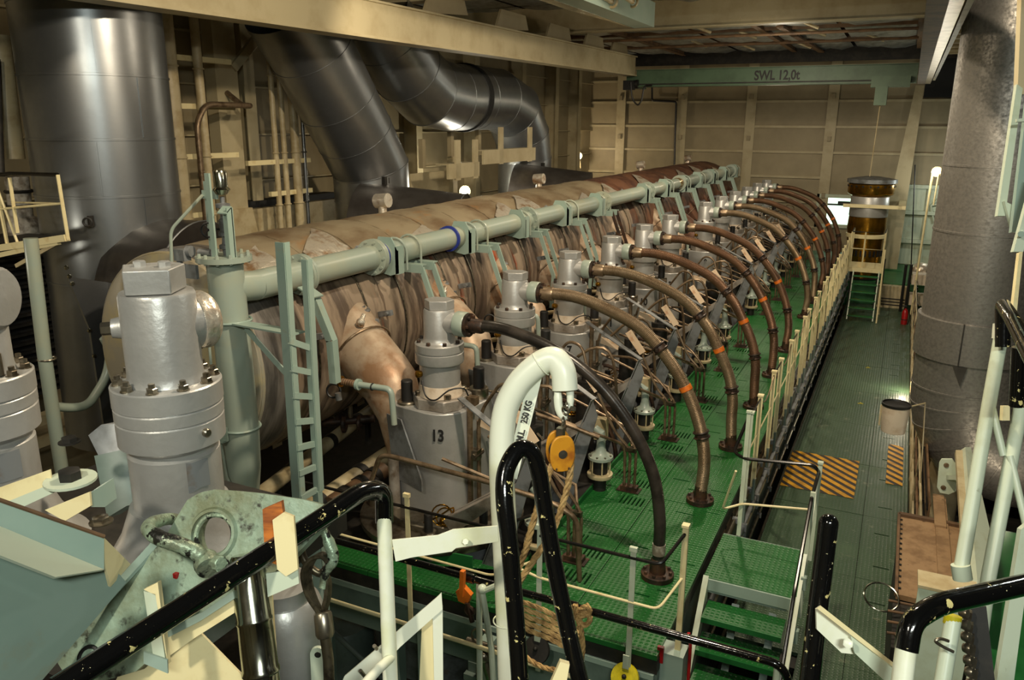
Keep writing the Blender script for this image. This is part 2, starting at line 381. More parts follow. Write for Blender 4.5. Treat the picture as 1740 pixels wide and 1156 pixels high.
for (xa, xb) in ((-4.9, -4.05), (-4.05, -3.15), (-3.15, -2.2), (-2.2, -1.30)):
    mb = MB(); plate(mb, xa+.004, xb-.004, 5.32, 5.612, -.045, 0, []); mb.build('deck_plate', 'green', deck)
# corner chamfer seen on the green deck in front of the first cylinder
MB().prism([(-3.75, 5.62, 0), (-2.79, 5.62, 0), (-2.79, 6.0, 0), (-3.05, 5.86, 0)], (0, 0, .0)).bb(-2.795, -2.775, 5.6, 28.2, 0, .06).build('deck_kerb', 'greenp', deck)
MB().prism([(-3.9, 5.62, 0), (-2.79, 5.62, 0), (-2.79, 6.02, 0), (-3.3, 5.95, 0)], (0, 0, -.04)).build('deck_plate', 'green', deck)
MB().prism([(-3.9, 5.70, 0), (-3.2, 5.78, 0), (-3.2, 5.80, 0), (-3.9, 5.72, 0)], (0, 0, .13)).build('deck_kerb', 'greenp', deck)
# casing below the deck edge
casing = struct('wall_casing', MB().bb(-4.9, -1.30, 5.34, 5.40, -.62, -.17).bb(-1.42, -1.34, 5.4, 26.0, -2.2, -.05), 'greydeck')
MB().bb(-4.9, -1.32, 5.30, 5.36, -.22, -.172).build('edge_strip', 'mint', casing)
MB().bb(-3.0, -1.32, 5.33, 5.39, -2.2, -.62).build('casing_panel', 'greydeck', casing)
MB().bb(-3.02, -1.36, 5.28, 5.34, -.78, -.72).build('casing_rib', 'greydeck', casing)
for x in (-4.75, -3.9): MB().bb(x, x+.12, 5.38, 5.5, -2.2, -.6).build('casing_post', 'mint', casing)
# lower floor
lower = struct('floor', MB().bb(-14, 6, -3, 5.0, -2.4, -2.3), 'dark')
MB().bb(-4.6, -1.6, 1.0, 5.0, -2.3, -2.28).build('lower_plate', 'greenp', lower)
lower2 = struct('floor', MB().bb(-14, 6, 5.0, 30, -2.4, -2.3), 'dark')
# --- walkway beside the engine
walk = struct('floor', MB().bb(-1.15, .60, 7.4, 26.0, -1.30, -1.245).bb(-.4, .60, 2, 7.4, -1.30, -1.245), 'dark')
ys = [2.0, 4.2, 6.2, 7.6, 9.4, 11.15, 13.0, 14.9, 16.9, 18.9, 20.9, 22.9, 24.5, 26.0]
for a, b in zip(ys, ys[1:]):
    for xa, xb in ((-1.15, .02), (.02, .58)):
        if a < 7.4 and xb < .1: xa = -.42
        hs = []
        if xb > .3: hs = [(.2, .38, a+.35, a+.375), (.18, .36, b-.5, b-.475)]
        mb = MB(); plate(mb, xa+.003, xb-.003, a+.003, b-.003, -1.24, -1.2+random.uniform(-.002, .002), hs); mb.build('walkway_plate', 'walk', walk)
MB().bb(-1.175, -1.15, 7.5, 26, -1.28, -1.18).build('walkway_edge', 'steel', walk)
# hazard stripes painted flat on the plates: yellow bars on a dark field
def hazard(x0, x1, y0, y1, pitch, z=-1.194):
    MB().bb(x0, x1, y0, y1, z-.004, z).build('hazard_field', 'hazblk', walk)
    s = (y1-y0)+(x1-x0); n = int(s/pitch)+1
    for k in range(n):
        c0 = y0+k*pitch-(x1-x0)*.95
        poly = [(x0, c0+(x1-x0)*.95), (x1, c0), (x1, c0+pitch*.52), (x0, c0+(x1-x0)*.95+pitch*.52)]
        q = [(x, min(max(y, y0), y1)) for x, y in poly]
        if max(p[1] for p in q)-min(p[1] for p in q) < .01: continue
        # clip properly against y0..y1
        def cy(pts, lim, sg):
            out = []
            for i in range(len(pts)):
                a, b = pts[i], pts[(i+1) % len(pts)]
                ia, ib = sg*(a[1]-lim) >= 0, sg*(b[1]-lim) >= 0
                if ia: out.append(a)
                if ia != ib:
                    t = (lim-a[1])/(b[1]-a[1]); out.append((a[0]+(b[0]-a[0])*t, lim))
            return out
        q = cy(cy(poly, y0, 1), y1, -1)
        if len(q) >= 3: MB().prism([(x, y, z+.001) for x, y in q], (0, 0, .002)).build('hazard_stripe', 'hazard', walk)
hazard(-1.15, -.13, 11.62, 13.1, .215)
hazard(.27, .50, 12.4, 14.1, .215)
for (px, py) in ((1462, 686), (1475, 625), (1492, 534)):
    c = on_z(px, py, -1.197); MB().box(c, (.1, .03, .004), .2).box(c+Vector((0, .03, 0)), (.03, .08, .004)).build('floor_mark', 'yellow', walk)
# raised green floor beyond the walkway, with a step box
rear = struct('floor', MB().bb(-1.3, 2.4, 26.0, YB, -1.3, -.52), 'greenp')
step = MB().bb(-.35, .45, 25.7, 26.0, -1.2, -.55); step.build('step_block', 'creamg', rear)
for kk in range(3): MB().bb(-.3, .4, 25.68, 25.7, -1.12+kk*.09, -1.09+kk*.09).build('step_slot', 'dark', rear)

# --- back wall with frames and stiffeners
wb = struct('wall_back', MB().bb(-14, 4.5, YB, YB+.1, -2.3, 7.2), 'wall')
xs = [-14.0, -12.05, -9.95, -7.62, -5.18, -2.5]
for x in xs[1:]:
    MB().bb(x-.17, x+.17, YB-.14, YB-.12, -.5, 6.6).bb(x-.012, x+.012, YB-.12, YB, -.5, 6.6).build('wall_frame', 'walld', wb)
for x in (-12.05, -9.95, -7.62, -5.18, -2.5):
    for z in (1.7, 3.6, 5.0): MB().bb(x-.06, x+.06, YB-.24, YB-.141, z-.09, z+.07).build('frame_bracket', 'wall', wb)
for x0, x1 in zip(xs, xs[1:]+[2.9]):
    for z in (.6, 1.45, 2.3, 3.15, 4.0, 4.85, 5.6):
        if x0 == -2.5 and z < 3: continue
        MB().bb(x0+.14, x1-.14 if x1 < 2 else x1, YB-.09, YB, z-.018, z+.018).bb(x0+.14, x1-.14 if x1 < 2 else x1, YB-.095, YB-.075, z-.06, z+.02).build('wall_stiffener', 'walld', wb)
for z in (.3, 1.25, 2.1): MB().bb(-.1, 2.9, YB-.25, YB, z-.06, z+.06).build('wall_shelf_stiffener', 'pale', wb)
for x in (.75, 1.55): MB().bb(x-.05, x+.05, YB-.16, YB, -.5, 2.1).build('wall_frame', 'pale', wb)
MB().bb(-.2, 2.9, YB-.03, YB-.005, -.5, 2.08).build('wall_panel', 'pale', wb)
MB().tube([(1.25, YB-.2, 2.0), (.85, YB-.2, 1.5), (1.0, YB-.2, 1.0)], .03).tube([(.85, YB-.2, 1.5), (1.35, YB-.2, 1.65)], .03).build('wall_brace', 'pale', wb)
# bright opening beyond the hoses
al = struct('window_1', MB().bb(-2.62, -1.0, YB-.02, YB-.003, .72, 1.62), 'bright')
MB().bb(-2.7, -.95, YB-.16, YB-.02, 1.62, 1.74).bb(-2.7, -.95, YB-.16, YB-.02, .60, .72).bb(-2.7, -2.62, YB-.16, YB-.02, .6, 1.74).bb(-1.02, -.93, YB-.16, YB-.02, .6, 1.74).build('window_frame', 'pale', al)
MB().bb(-2.62, -1.0, YB-.10, YB-.05, 1.36, 1.42).bb(-2.0, -1.45, YB-.3, YB-.1, 1.44, 1.52).build('window_bar', 'dark', al)
# black slab painting in the dark of a recess, above right of the crane
MB().bb(.2, 3.2, YB-.5, YB-.3, 4.9, 6.6).build('painted_recess_dark', 'black', wb)

# --- left wall
XL = -11.2
wl = struct('wall_left', MB().bb(XL-.1, XL, -3, YB, -2.3, 7.2), 'wall')
for y in (1.2, 3.4, 5.6, 7.9, 11.4, 14.2, 17.0, 20.0, 23.0, 25.6, 27.7):
    MB().bb(XL+.42, XL+.44, y-.13, y+.13, -2.3, 6.6).bb(XL, XL+.42, y-.012, y+.012, -2.3, 6.6).build('wall_frame', 'walld', wl)
for z in (.4, 1.25, 2.1, 2.95, 3.8, 4.65, 5.5):
    MB().bb(XL, XL+.10, -3, YB, z-.015, z+.015).build('wall_stiffener', 'walld', wl)
MB().prism([(XL+.42, 11.4, 5.2), (XL+.42, 11.4, 5.35), (XL+1.6, 11.9, 6.55), (XL+1.75, 11.9, 6.55)], (0, .12, 0)).build('frame_brace', 'walld', wl)
# deep column with a bracket foot (behind the pipes)
MB().bb(-10.75, -10.5, 10.35, 10.85, 2.55, 6.6).build('wall_column', 'walld', wl)
MB().prism([(-10.7, 10.3, 2.55), (-10.7, 10.9, 2.55), (-10.7, 11.25, 1.0), (-10.7, 10.3, 1.0)], (.25, 0, 0)).build('column_foot', 'creamg', wl)
MB().bar((-10.5, 10.75, 4.9), (-10.3, 11.55, 5.75), .1, .14).build('column_brace', 'walld', wl)
MB().bb(-11.0, -10.55, 10.9, 13.6, 2.05, 2.5).build('wall_ledge', 'creamg', wl)
MB().bb(-11.0, -10.7, 10.9, 13.6, 2.5, 2.62).build('ledge_painted_shade', 'black', wl)  # solid black strip painting in the shade above the ledge
MB().bb(-11.0, -10.75, 11.0, 12.9, 1.2, 2.0).build('recess_painted_shade', 'black', wl)  # black box stands in for the shade inside a wall recess
for kk in range(3): MB().bb(-10.77, -10.72, 11.05, 12.8, 1.3+kk*.22, 1.4+kk*.22).build('recess_bar', 'creamg', wl)
# louvre behind the left duct
MB().bb(-10.4, -10.3, 5.4, 7.6, .4, 2.6).build('louvre_back', 'black', wl)
for kk in range(16): MB().bar((-10.22, 5.5, .55+kk*.125), (-10.22, 7.4, .55+kk*.125), .09, .035, (0, .3, 1)).build('louvre_slat', 'dark', wl)
for z in (-.2, .1): MB().bb(-10.3, -10.1, 5.4, 8.4, z-.06, z+.06).build('louvre_sill', 'creamg', wl)
wf = struct('wall_front', MB().bb(-11.3, 4.5, -3.1, -3, -2.3, 7.2), 'wall')
for x in (-9, -6, -3, 0, 3): MB().bb(x-.12, x+.12, -3, -2.7, -2.3, 6.6).build('wall_frame', 'walld', wf)
# --- right wall (dark side of the hall)
wr = struct('wall_right', MB().bb(4.4, 4.5, -3, YB, -2.3, 7.2), 'dark')
for y in (2, 5, 8, 11, 14, 17, 20, 23, 26):
    MB().bb(4.1, 4.4, y-.1, y+.1, -2.3, 6.6).build('wall_frame', 'wall', wr)
# dark green lower deck under the right side
rd = struct('floor', MB().bb(.95, 4.4, 2.0, 9.5, -.4, -.3), 'dark')
MB().bb(.98, 4.4, 2.0, 9.5, -.3, -.29).build('lower_plate', 'greenp', rd)
rd2 = struct('floor', MB().bb(.65, 4.4, 14.2, 30, -1.4, -1.3), 'dark')
MB().bb(.70, 4.4, 14.2, 26, -1.3, -1.28).build('lower_plate', 'greenp', rd2)

# --- ceiling with foil panels and beams
ZC = 6.75
ce = struct('ceiling', MB().bb(-14, 4.5, -3, YB+.1, ZC+.03, ZC+.13), 'dark')
xg = [-11.0, -8.9, -7.3, -5.5, -3.7, -1.9, -.1, 1.7, 3.6]
yg = [9.5, 12.0, 14.2, 16.4, 18.6, 20.4, 22.2, 24.0, 25.6, 27.2, 28.8, 30.0]
for x0, x1 in zip(xg, xg[1:]):
    for y0, y1 in zip(yg, yg[1:]):
        n1, n2 = 5, 4; mb = MB(); vs = []; fs = []
        for i in range(n1+1):
            for j in range(n2+1):
                e = i in (0, n1) or j in (0, n2)
                zc = 6.42 if y0 > 19 else ZC; vs.append((x0+.05+(x1-x0-.1)*i/n1, y0+.04+(y1-y0-.08)*j/n2, zc if e else zc-random.uniform(.02, .1)))
        for i in range(n1):
            for j in range(n2): a = i*(n2+1)+j; fs.append((a, a+1, a+n2+2, a+n2+1))
        mb.add(vs, fs); mb.build('ceiling_panel', 'ceil', ce)
for y in (19.0, 13.2, 8.0): MB().bb(-11, 4.4, y-.17, y+.17, ZC-.62, ZC-.6).bb(-11, 4.4, y-.012, y+.012, ZC-.6, ZC).build('ceiling_beam', 'walld', ce)
for y in (22.2, 25.6): MB().bb(-11, 4.4, y-.04, y+.04, 6.34, ZC).build('ceiling_rib', 'brown', ce)
for x in (-7.3, -3.7, -.1): MB().bb(x-.07, x+.07, 19.2, YB, 6.30, 6.32).bb(x-.01, x+.01, 19.2, YB, 6.32, ZC).build('ceiling_rib', 'brown', ce)
for (x, y) in ((-5.2, 20.9), (-4.4, 22.7), (-2.7, 22.7), (-2.7, 20.9), (-6.1, 24.5), (-1.4, 24.6), (-3.4, 26), (-5, 26)):
    MB().tube([(x, y, 6.4), (x+.45, y+.1, 6.22)], .035).build('ceiling_pin', 'creamg', ce)
MB().bb(-11, 4.4, 28.4, 28.5, ZC-.75, ZC).build('ceiling_beam', 'dark', ce)
# right-hand underside grid above the right duct
for kk in range(9):
    y = 17.5+kk*1.1; MB().bb(.25, 1.7, y-.06, y+.06, 5.95, 6.15).build('ceiling_rib', 'creamg', ce)
MB().bb(.2, 3.8, 14, 29.4, 6.25, 6.3).build('ceiling_soffit', 'brown', ce)

# ================================================================== CRANE
zr = 5.46
# left runway beam: box girder, and stiffener plates above
a = on_x(1080, 131, -8.6)
t = thing('crane_runway_beam', 'long cream box girder crossing the top left above the ducts', 'beam', (-7.45, 11, 5.4))
be = on_x(1080, 129, -7.32)
def tilt(x0, x1, h0, h1):   # the runway beam falls slightly towards the camera
    f = lambda y: be.z-.0115*(be.y-y)
    return MB().prism([(x0, -1.5, f(-1.5)+h0), (x0, be.y, f(be.y)+h0), (x0, be.y, f(be.y)+h1), (x0, -1.5, f(-1.5)+h1)], (x1-x0, 0, 0))
tilt(-7.56, -7.34, .03, .5).build('web', 'walld', t)
tilt(-7.62, -7.28, -.01, .03).build('lower_flange', 'walld', t)
tilt(-7.62, -7.28, .5, .53).build('upper_flange', 'walld', t)
for y in (9.5, 12.0, 14.6, 17.0, 19.3, 21.3):
    MB().prism([(-7.5, y, be.z+.40), (-7.5, y+1.5, be.z+.53), (-7.5, y+1.35, be.z+.8), (-7.5, y+.25, be.z+.8)], (.05, 0, 0)).build('stiffener_plate', 'wall', t)
# right runway rail
t = thing('crane_runway_rail', 'narrow steel crane rail running along the upper right to the back wall', 'rail', (.02, 14, 5.6))
YCR = be.y+.25
b0 = on_y(1571, 140, YCR)
MB().bb(b0.x-.16, b0.x+.02, 2, YCR+.4, b0.z-.02, b0.z+.42).build('web', 'brown', t)
MB().bb(b0.x+.02, b0.x+.14, 2, YCR+.4, b0.z-.02, b0.z+.03).build('lower_flange', 'steel', t)
MB().bb(b0.x+.18, b0.x+.24, 2, YCR+.4, b0.z+.06, b0.z+.12).build('power_rail', 'creamg', t)
# travelling girder
g = thing('bridge_crane', 'green bridge crane girder lettered SWL 12,0t below the ceiling', 'crane', (-4.4, YCR, 5.4))
L0 = on_y(1090, 111, YCR); R0 = on_y(1560, 120, YCR)
zt = (L0.z+R0.z)/2; zb = zt-.42; gx0, gx1 = L0.x-.1, R0.x
MB().bb(gx0, gx1, YCR-.1, YCR+.15, zb, zt).build('girder', 'crane', g)
MB().bb(gx0, gx1, YCR-.18, YCR+.2, zb-.03, zb).build('lower_flange', 'crane', g); MB().bb(gx0, gx1, YCR-.18, YCR+.2, zt, zt+.02).build('upper_flange', 'crane', g)
MB().bb(gx0+.1, gx1-.2, YCR-.14, YCR-.11, zb+.03, zb+.06).build('festoon_rail', 'dark', g)
lettering('load_marking', 'SWL 12,0t', .34, (on_y(1320, 127, YCR-.1).x, YCR-.105, (zt+zb)/2), (1, 0, 0), (0, 0, 1), 'ink', g)
e = MB().bb(gx0-.3, gx0, YCR-.1, YCR+.9, zb-.05, zb+.3).build('end_carriage', 'crane', g)
MB().cyl((gx0+.0, YCR-.15, zb+.05), (gx0+.08, YCR-.15, zb+.05), .12).build('wheel', 'dark', g)
hb = on_y(1495, 140, YCR-.3)
MB().bb(hb.x-.2, hb.x+.7, YCR-.4, YCR-.12, hb.z-.12, hb.z+.15).build('hoist_trolley', 'crane', g)
hz = on_y(1497, 165, YCR-.3)
MB().bb(hz.x-.15, hz.x+.14, YCR-.45, YCR-.12, hz.z-.2, hz.z+.26).build('hoist_drum_box', 'crane', g)
MB().tube([(hz.x, YCR-.3, hz.z-.2), (hz.x-.04, YCR-.3, 2.75)], .012, 6).build('hoist_rope', 'creamg', g)
q = [on_y(a, b, YCR-.4) for a, b in ((1072, 140), (1074, 165), (1083, 178), (1090, 170), (1095, 148), (1108, 145))]
MB().tube(q, .025, 8, smooth=5).build('cable_loop', 'cable', g)
MB().box(on_y(1069, 145, YCR-.3), (.3, .2, .26)).build('limit_box', 'cable', g)
q = [on_y(a, b, 29.8) for a, b in ((1108, 145), (1108, 171), (1149, 173), (1146, 280))]
tag(MB().tube(fillet(q, .08), .035, 8).build('black_conduit', 'cable'), 'black conduit dropping down the back wall from the crane girder', 'pipe')

# short mint girder hanging at the top, with clamps on it
t = thing('ceiling_box_girder', 'short pale green box girder ending above the far hall at top centre', 'beam', (-5.8, 13, 6.1))
c1 = on_z(1078, 48, 5.95)
MB().bb(c1.x-.02, c1.x+.42, 6, c1.y, 5.95, 6.42).build('girder', 'mint', t)
MB().prism([(c1.x+.0, 6, 5.945), (c1.x+.0, c1.y, 5.945), (c1.x-.22, c1.y-3.0, 5.945), (c1.x-.24, 6, 5.945)], (0, 0, .05)).build('bottom_flange', 'chrome', t)
for px in (1040, 1075):
    c = on_x(px, 3, c1.x+.45); MB().ring(c, (0, 1, 0), .09, .025).tube([c, c+Vector((0, -.9, .05))], .05).build('lifting_clamp', 'creamg', t)
t2 = on_z(1200, 0, 6.1)
tag(MB().tube([(-4.8, 14.2, 6.42), (-3.9, 14.3, 6.30), (-3.4, 14.3, 6.36), (-2.6, 14.4, 6.3)], .05, 8).ball((-3.6, 14.3, 6.33), .1).build('ceiling_pipe_run', 'creamg'), 'knobbly cream pipe fitting under the ceiling at top centre', 'pipe')
for i, (px0, py0, px1, py1, lb) in enumerate(((915, 68, 1560, 56, 'thin brown pipe crossing below the ceiling, nearer one'), (960, 80, 1560, 72, 'thin brown pipe crossing below the ceiling, farther one'))):
    y = 21.0+i*2.2; A = on_y(px0, py0, y); B = on_y(px1, py1, y); B.z = A.z = min(6.25, (A.z+B.z)/2)
    tag(MB().tube([A, B], .035, 8).build('ceiling_pipe', 'brown'), lb, 'pipe')
MB
A = on_y(1302, 0, 19); 
t = thing('ceiling_batten', 'brown flat bar running diagonally under the foil ceiling', 'beam', (-2.5, 20, 6.5))
MB().bar(on_z(1325, 45, 6.28), on_z(1420, 103, 6.28), .16, .05).build('bar', 'brown', t)

# tapered column on the raised rear floor
t = thing('tapered_column', 'tall slanting cream column right of the gold cylinder liner', 'column', (.15, 28.6, -.52))
P = [on_y(a, b, 28.6) for a, b in ((1485, 465), (1523, 465), (1571, 145), (1556, 145))]
P[0].z = P[1].z = -.52
MB().prism(P, (0, .25, 0)).build('column', 'walld', t)
MB().bb(P[0].x-.1, P[1].x+.15, 28.4, 29.0, -.52, -.49).build('base_plate', 'greenp', t)
q = on_y(1549, 200, 28.4)
tag(MB().tube([on_y(1555, 280, 28.2), on_y(1548, 455, 28.2)], .02, 6).build('hanging_chain', 'cable'), 'thin black chain hanging beside the tapered column', 'chain')
# ================================================================== DUCTS
def duct(label, path, r, mats='galv', seams=(), name='exhaust_duct', n=40, gap=.006, seamw=.012):
    """Sheet-metal duct: every mitred length a part of its own, with rolled joint bands between them."""
    t = thing(name, label, 'duct', path[0])
    P = [Vector(p) for p in path]
    full = MB().tube(P, r, n)
    for i in range(len(P)-1):
        # one ring of the full tube per path point
        mb = MB(); mb.add(full.v[i*n:(i+2)*n], [(j, (j+1) % n, n+(j+1) % n, n+j) for j in range(n)])
        mb.build('duct_section', mats, t)
        if i: MB().add(*band(full, i, n, P, seamw)).build('joint_band', mats, t)
    return t
def band(full, i, n, P, w):
    c = P[i]; rg = full.v[i*n:(i+1)*n]; d = (P[i+1]-P[i-1]).normalized(); out = [c+(v-c)*1.012 for v in rg]
    vs = [v-d*w for v in out]+[v+d*w for v in out]+[c+(v-c)*.99-d*w*1.3 for v in rg]+[c+(v-c)*.99+d*w*1.3 for v in rg]
    fs = []
    for j in range(n):
        k = (j+1) % n; fs += [(j, k, n+k, n+j), (2*n+j, 2*n+k, k, j), (n+j, n+k, 3*n+k, 3*n+j)]
    return vs, fs
D1x = -8.5
d1 = duct('widest bright steel duct standing at the left behind the silver valves',
     [(D1x, 6.55, 6.72), (D1x, 6.55, 5.25), (D1x, 6.55, 4.5), (D1x, 6.55, 3.82), (D1x, 6.55, 3.2), (D1x, 6.55, 2.2), (D1x, 6.5, .2)], .78)
for (z0, z1, a) in ((4.52, 5.22, -.62), (3.84, 4.48, -.1), (3.22, 3.8, -.75), (5.27, 5.9, .1), (2.6, 3.18, -.2)):
    c = Vector((D1x, 6.55, 0)); p = c+Vector((math.cos(a), math.sin(a), 0))*.785
    MB().bar((p.x, p.y, z0), (p.x, p.y, z1), .012, .012, (math.cos(a), math.sin(a), 0)).build('lap_seam', 'galv', d1)
kb = on_x(266, 343, D1x+.55)
MB().ring((-7.98, 5.83, 2.95), (-.5, .8, 0), .045, .012, 14, 6).box((-8.02, 5.9, 2.95), (.03, .06, .12)).build('lug', 'dark', d1)
# saddle joining the duct to the receiver, and the flat skirt sheet beside it
t = thing('duct_saddle', 'dark sheet saddle where the widest left duct meets the exhaust receiver', 'duct', (-7.8, 6.9, 2))
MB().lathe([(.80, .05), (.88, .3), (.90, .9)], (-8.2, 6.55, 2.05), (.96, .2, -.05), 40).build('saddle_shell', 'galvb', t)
MB().ring((-7.33, 6.73, 2.0), (.96, .2, -.05), .905, .012, 48, 6).build('saddle_rim', 'galv', t)
MB().prism([on_x(a, b, -7.75) for a, b in ((112, 470), (182, 480), (205, 720), (185, 800), (150, 560))], (.03, 0, 0)).build('skirt_sheet', 'galv', t)
for (px, py) in ((113, 455), (118, 470), (123, 482), (152, 562), (160, 605)):
    MB().lathe([(.025, 0), (.018, .02)], on_x(px, py, -7.72), (1, -.3, 0), 10).build('sheet_bolt', 'chrome', t)
d2 = duct('slanting steel duct leaning left above the middle of the receiver',
     [(-9.0, 10.42, 5.78), (-9.0, 11.0, 5.15), (-9.0, 11.6, 4.38), (-9.0, 12.05, 3.83), (-9.0, 12.5, 3.22), (-9.0, 12.52, 2.62), (-9.0, 12.6, 1.3)], .70)
MB().box((-8.42, 12.1, 3.02), (.06, .08, .14)).box((-8.40, 12.2, 3.02), (.05, .05, .1)).build('lug', 'dark', d2)
t = thing('duct_saddle', 'dark sheet saddle at the foot of the slanting duct', 'duct', (-8, 12.6, 2.2))
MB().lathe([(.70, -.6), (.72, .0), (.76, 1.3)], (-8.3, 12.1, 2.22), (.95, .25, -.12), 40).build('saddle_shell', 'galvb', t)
MB().ring((-7.04, 12.43, 2.06), (.95, .25, -.12), .765, .012, 48, 6).build('saddle_rim', 'galv', t)
d3 = duct('curved steel duct with a horizontal run and two elbows farther back',
     [(-9.0, 12.75, 5.95), (-9.0, 13.2, 5.55), (-9.0, 13.85, 5.0), (-9.0, 14.55, 4.65), (-9.0, 15.4, 4.56), (-9.0, 16.5, 4.58), (-9.0, 17.6, 4.58), (-9.0, 18.55, 4.34), (-9.0, 19.1, 3.75), (-9.0, 19.3, 3.15), (-9.0, 19.3, 2.5), (-9.0, 19.3, 1.2)], .70)
MB().tube([(-9, 16.0, 4.57), (-9, 16.14, 4.57)], .735, 40).build('expansion_band', 'black', d3)
MB().box((-8.35, 19.0, 3.0), (.06, .1, .14)).build('lug', 'dark', d3)
t = thing('duct_saddle', 'dark sheet saddle at the foot of the curved duct', 'duct', (-8, 19.3, 2.2))
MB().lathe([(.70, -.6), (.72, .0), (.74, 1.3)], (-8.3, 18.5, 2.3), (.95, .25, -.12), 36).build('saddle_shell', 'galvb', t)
# cradle under the curved duct
t = thing('duct_cradle', 'cream steel cradle with upright plates under the curved duct', 'bracket', (-8.9, 16, 3.4))
for (y0, y1, z) in ((14.0, 15.3, 3.22), (15.5, 18.2, 3.45)):
    MB().bb(-8.25, -8.2, y0, y1, z-.28, z).bb(-8.5, -8.2, y0, y1, z, z+.02).build('cradle_beam', 'walld', t)
for (y, z) in ((14.4, 3.25), (15.15, 3.25), (16.35, 3.5), (17.9, 3.5)): MB().bb(-8.24, -8.2, y-.1, y+.1, z-.35, z+.45).build('cradle_plate', 'walld', t)
for (y, z) in ((14.7, 3.3), (15.9, 3.5), (17.2, 3.5)): MB().bb(-9.3, -9.2, y-.06, y+.06, z-.2, z+.4).build('cradle_leg', 'wall', t)
MB().bb(-9.4, -9.2, 14.2, 17.6, 2.05, 2.15).bb(-9.35, -9.2, 15.9, 16.1, 2.1, 3.3).bb(-9.35, -9.3, 14.3, 15.9, 1.3, 3.0).build('cradle_frame', 'walld', t)
# right uptake
d4 = duct('big spangled steel uptake hanging at the right of the walkway',
     [(1.02, 11.6, 6.72), (1.02, 11.6, 5.9), (1.02, 11.6, 3.55), (1.02, 11.6, 2.75), (1.02, 11.6, 1.62), (1.02, 11.6, .72), (1.03, 11.6, .52), (1.07, 11.6, .32), (1.15, 11.6, .14), (1.28, 11.6, -.02), (1.48, 11.6, -.14), (1.78, 11.6, -.20), (2.8, 11.6, -.22)], .63, 'galvr')
MB().lathe([(.62, 0), (.67, .01), (.67, .53), (.62, .54)], (1.02, 11.6, 1.12), (0, 0, 1), 40).build('collar', 'galvr', d4)
MB().bar((.86, 10.955, 1.13), (.86, 10.955, 1.66), .015, .03, (0, 1, 0)).build('lap_seam', 'dark', d4)
MB().prism([(.80, 10.95, 1.12), (.96, 10.94, 1.12), (.91, 10.94, .88)], (0, -.02, 0)).build('tab', 'galvb', d4)

# ================================================================== EXHAUST RECEIVER
RX, RZ, RR = -6.2, 1.72, 1.12
rec = thing('exhaust_receiver', 'huge lagged exhaust receiver drum lying along the engine', 'drum', (RX, 5.6, RZ))
# end cap
MB().lathe([(0, -.42), (.5, -.41), (.95, -.38), (1.055, -.34), (1.06, -.30)], (RX+.04, 5.6, RZ+.04), (0, 1, 0), 56).build('end_cap', 'capm', rec)
MB().lathe([(1.04, -.31), (1.07, -.30), (1.10, -.22), (RR+.002, -.12), (RR+.005, .0), (RR, .12)], (RX, 5.6, RZ), (0, 1, 0), 56, cap=False).build('end_blanket', 'lagd', rec)
MB().ring((RX+.03, 5.29, RZ+.03), (0, 1, 0), 1.07, .016, 60, 6).build('cap_rim', 'capm', rec)
def recring(y0, y1, r, m, nm, a0=0., a1=2*PI, wob=0., ns=3):
    n = 48; prof = []
    mb = MB(); vs = []; fs = []
    for i in range(ns+1):
        y = y0+(y1-y0)*i/ns
        for k in range(n+1):
            a = a0+(a1-a0)*k/n; rr = r+(random.uniform(-wob, wob) if wob else 0)+(0.018*math.sin(PI*i/ns) if ns > 1 else 0)
            vs.append((RX+math.cos(a)*rr, y, RZ+math.sin(a)*rr))
    for i in range(ns):
        for k in range(n): a = i*(n+1)+k; fs.append((a, a+1, a+n+2, a+n+1))
    for yy, b in ((y0, 0), (y1, ns*(n+1))):
        o = len(vs)
        for k in range(n+1): a = a0+(a1-a0)*k/n; vs.append((RX+math.cos(a)*(r-.05), yy, RZ+math.sin(a)*(r-.05)))
        for k in range(n): fs.append((b+k, b+k+1, o+k+1, o+k))
    return mb.add(vs, fs).build(nm, m, rec)
MB().tube([(RX, 5.7, RZ), (RX, 27.6, RZ)], RR-.05, 48).build('inner_drum', 'lagred', rec)
A = math.radians
for i in range(12):
    c = yc[i]
    ya, yb2 = c-.82, c+.85 if i != 5 else c+1.6
    if i == 0: ya = 5.72
    if i == 11: yb2 = 27.6
    far = i > 5
    # upper blanket, one per unit, and lower side blankets with bellows between
    recring(ya+.01, (ya+yb2)/2-.006, RR, 'lag' if not far else 'lagred', 'top_blanket', A(38), A(175), .006, 4)
    recring((ya+yb2)/2+.006, yb2-.01, RR, 'lag' if not far else 'lagred', 'top_blanket', A(38), A(175), .006, 4)
    recring(ya+.01, ya+.33, RR-.01, 'lag2', 'side_blanket', A(-150), A(37), .008, 2)
    recring(ya+.35, yb2-.34, RR+.0, 'lag2' if not far else 'lagred', 'side_blanket', A(-150), A(37), .008, 4)
    recring(yb2-.32, yb2-.01, RR-.01, 'lag2', 'side_blanket', A(-150), A(37), .008, 2)
    for yy in (ya+.34, yb2-.33):
        MB().tube([(RX+math.cos(A(q))*(RR+.01), yy, RZ+math.sin(A(q))*(RR+.01)) for q in range(-100, 42, 6)], .009, 6).build('blanket_strap', 'wire', rec)
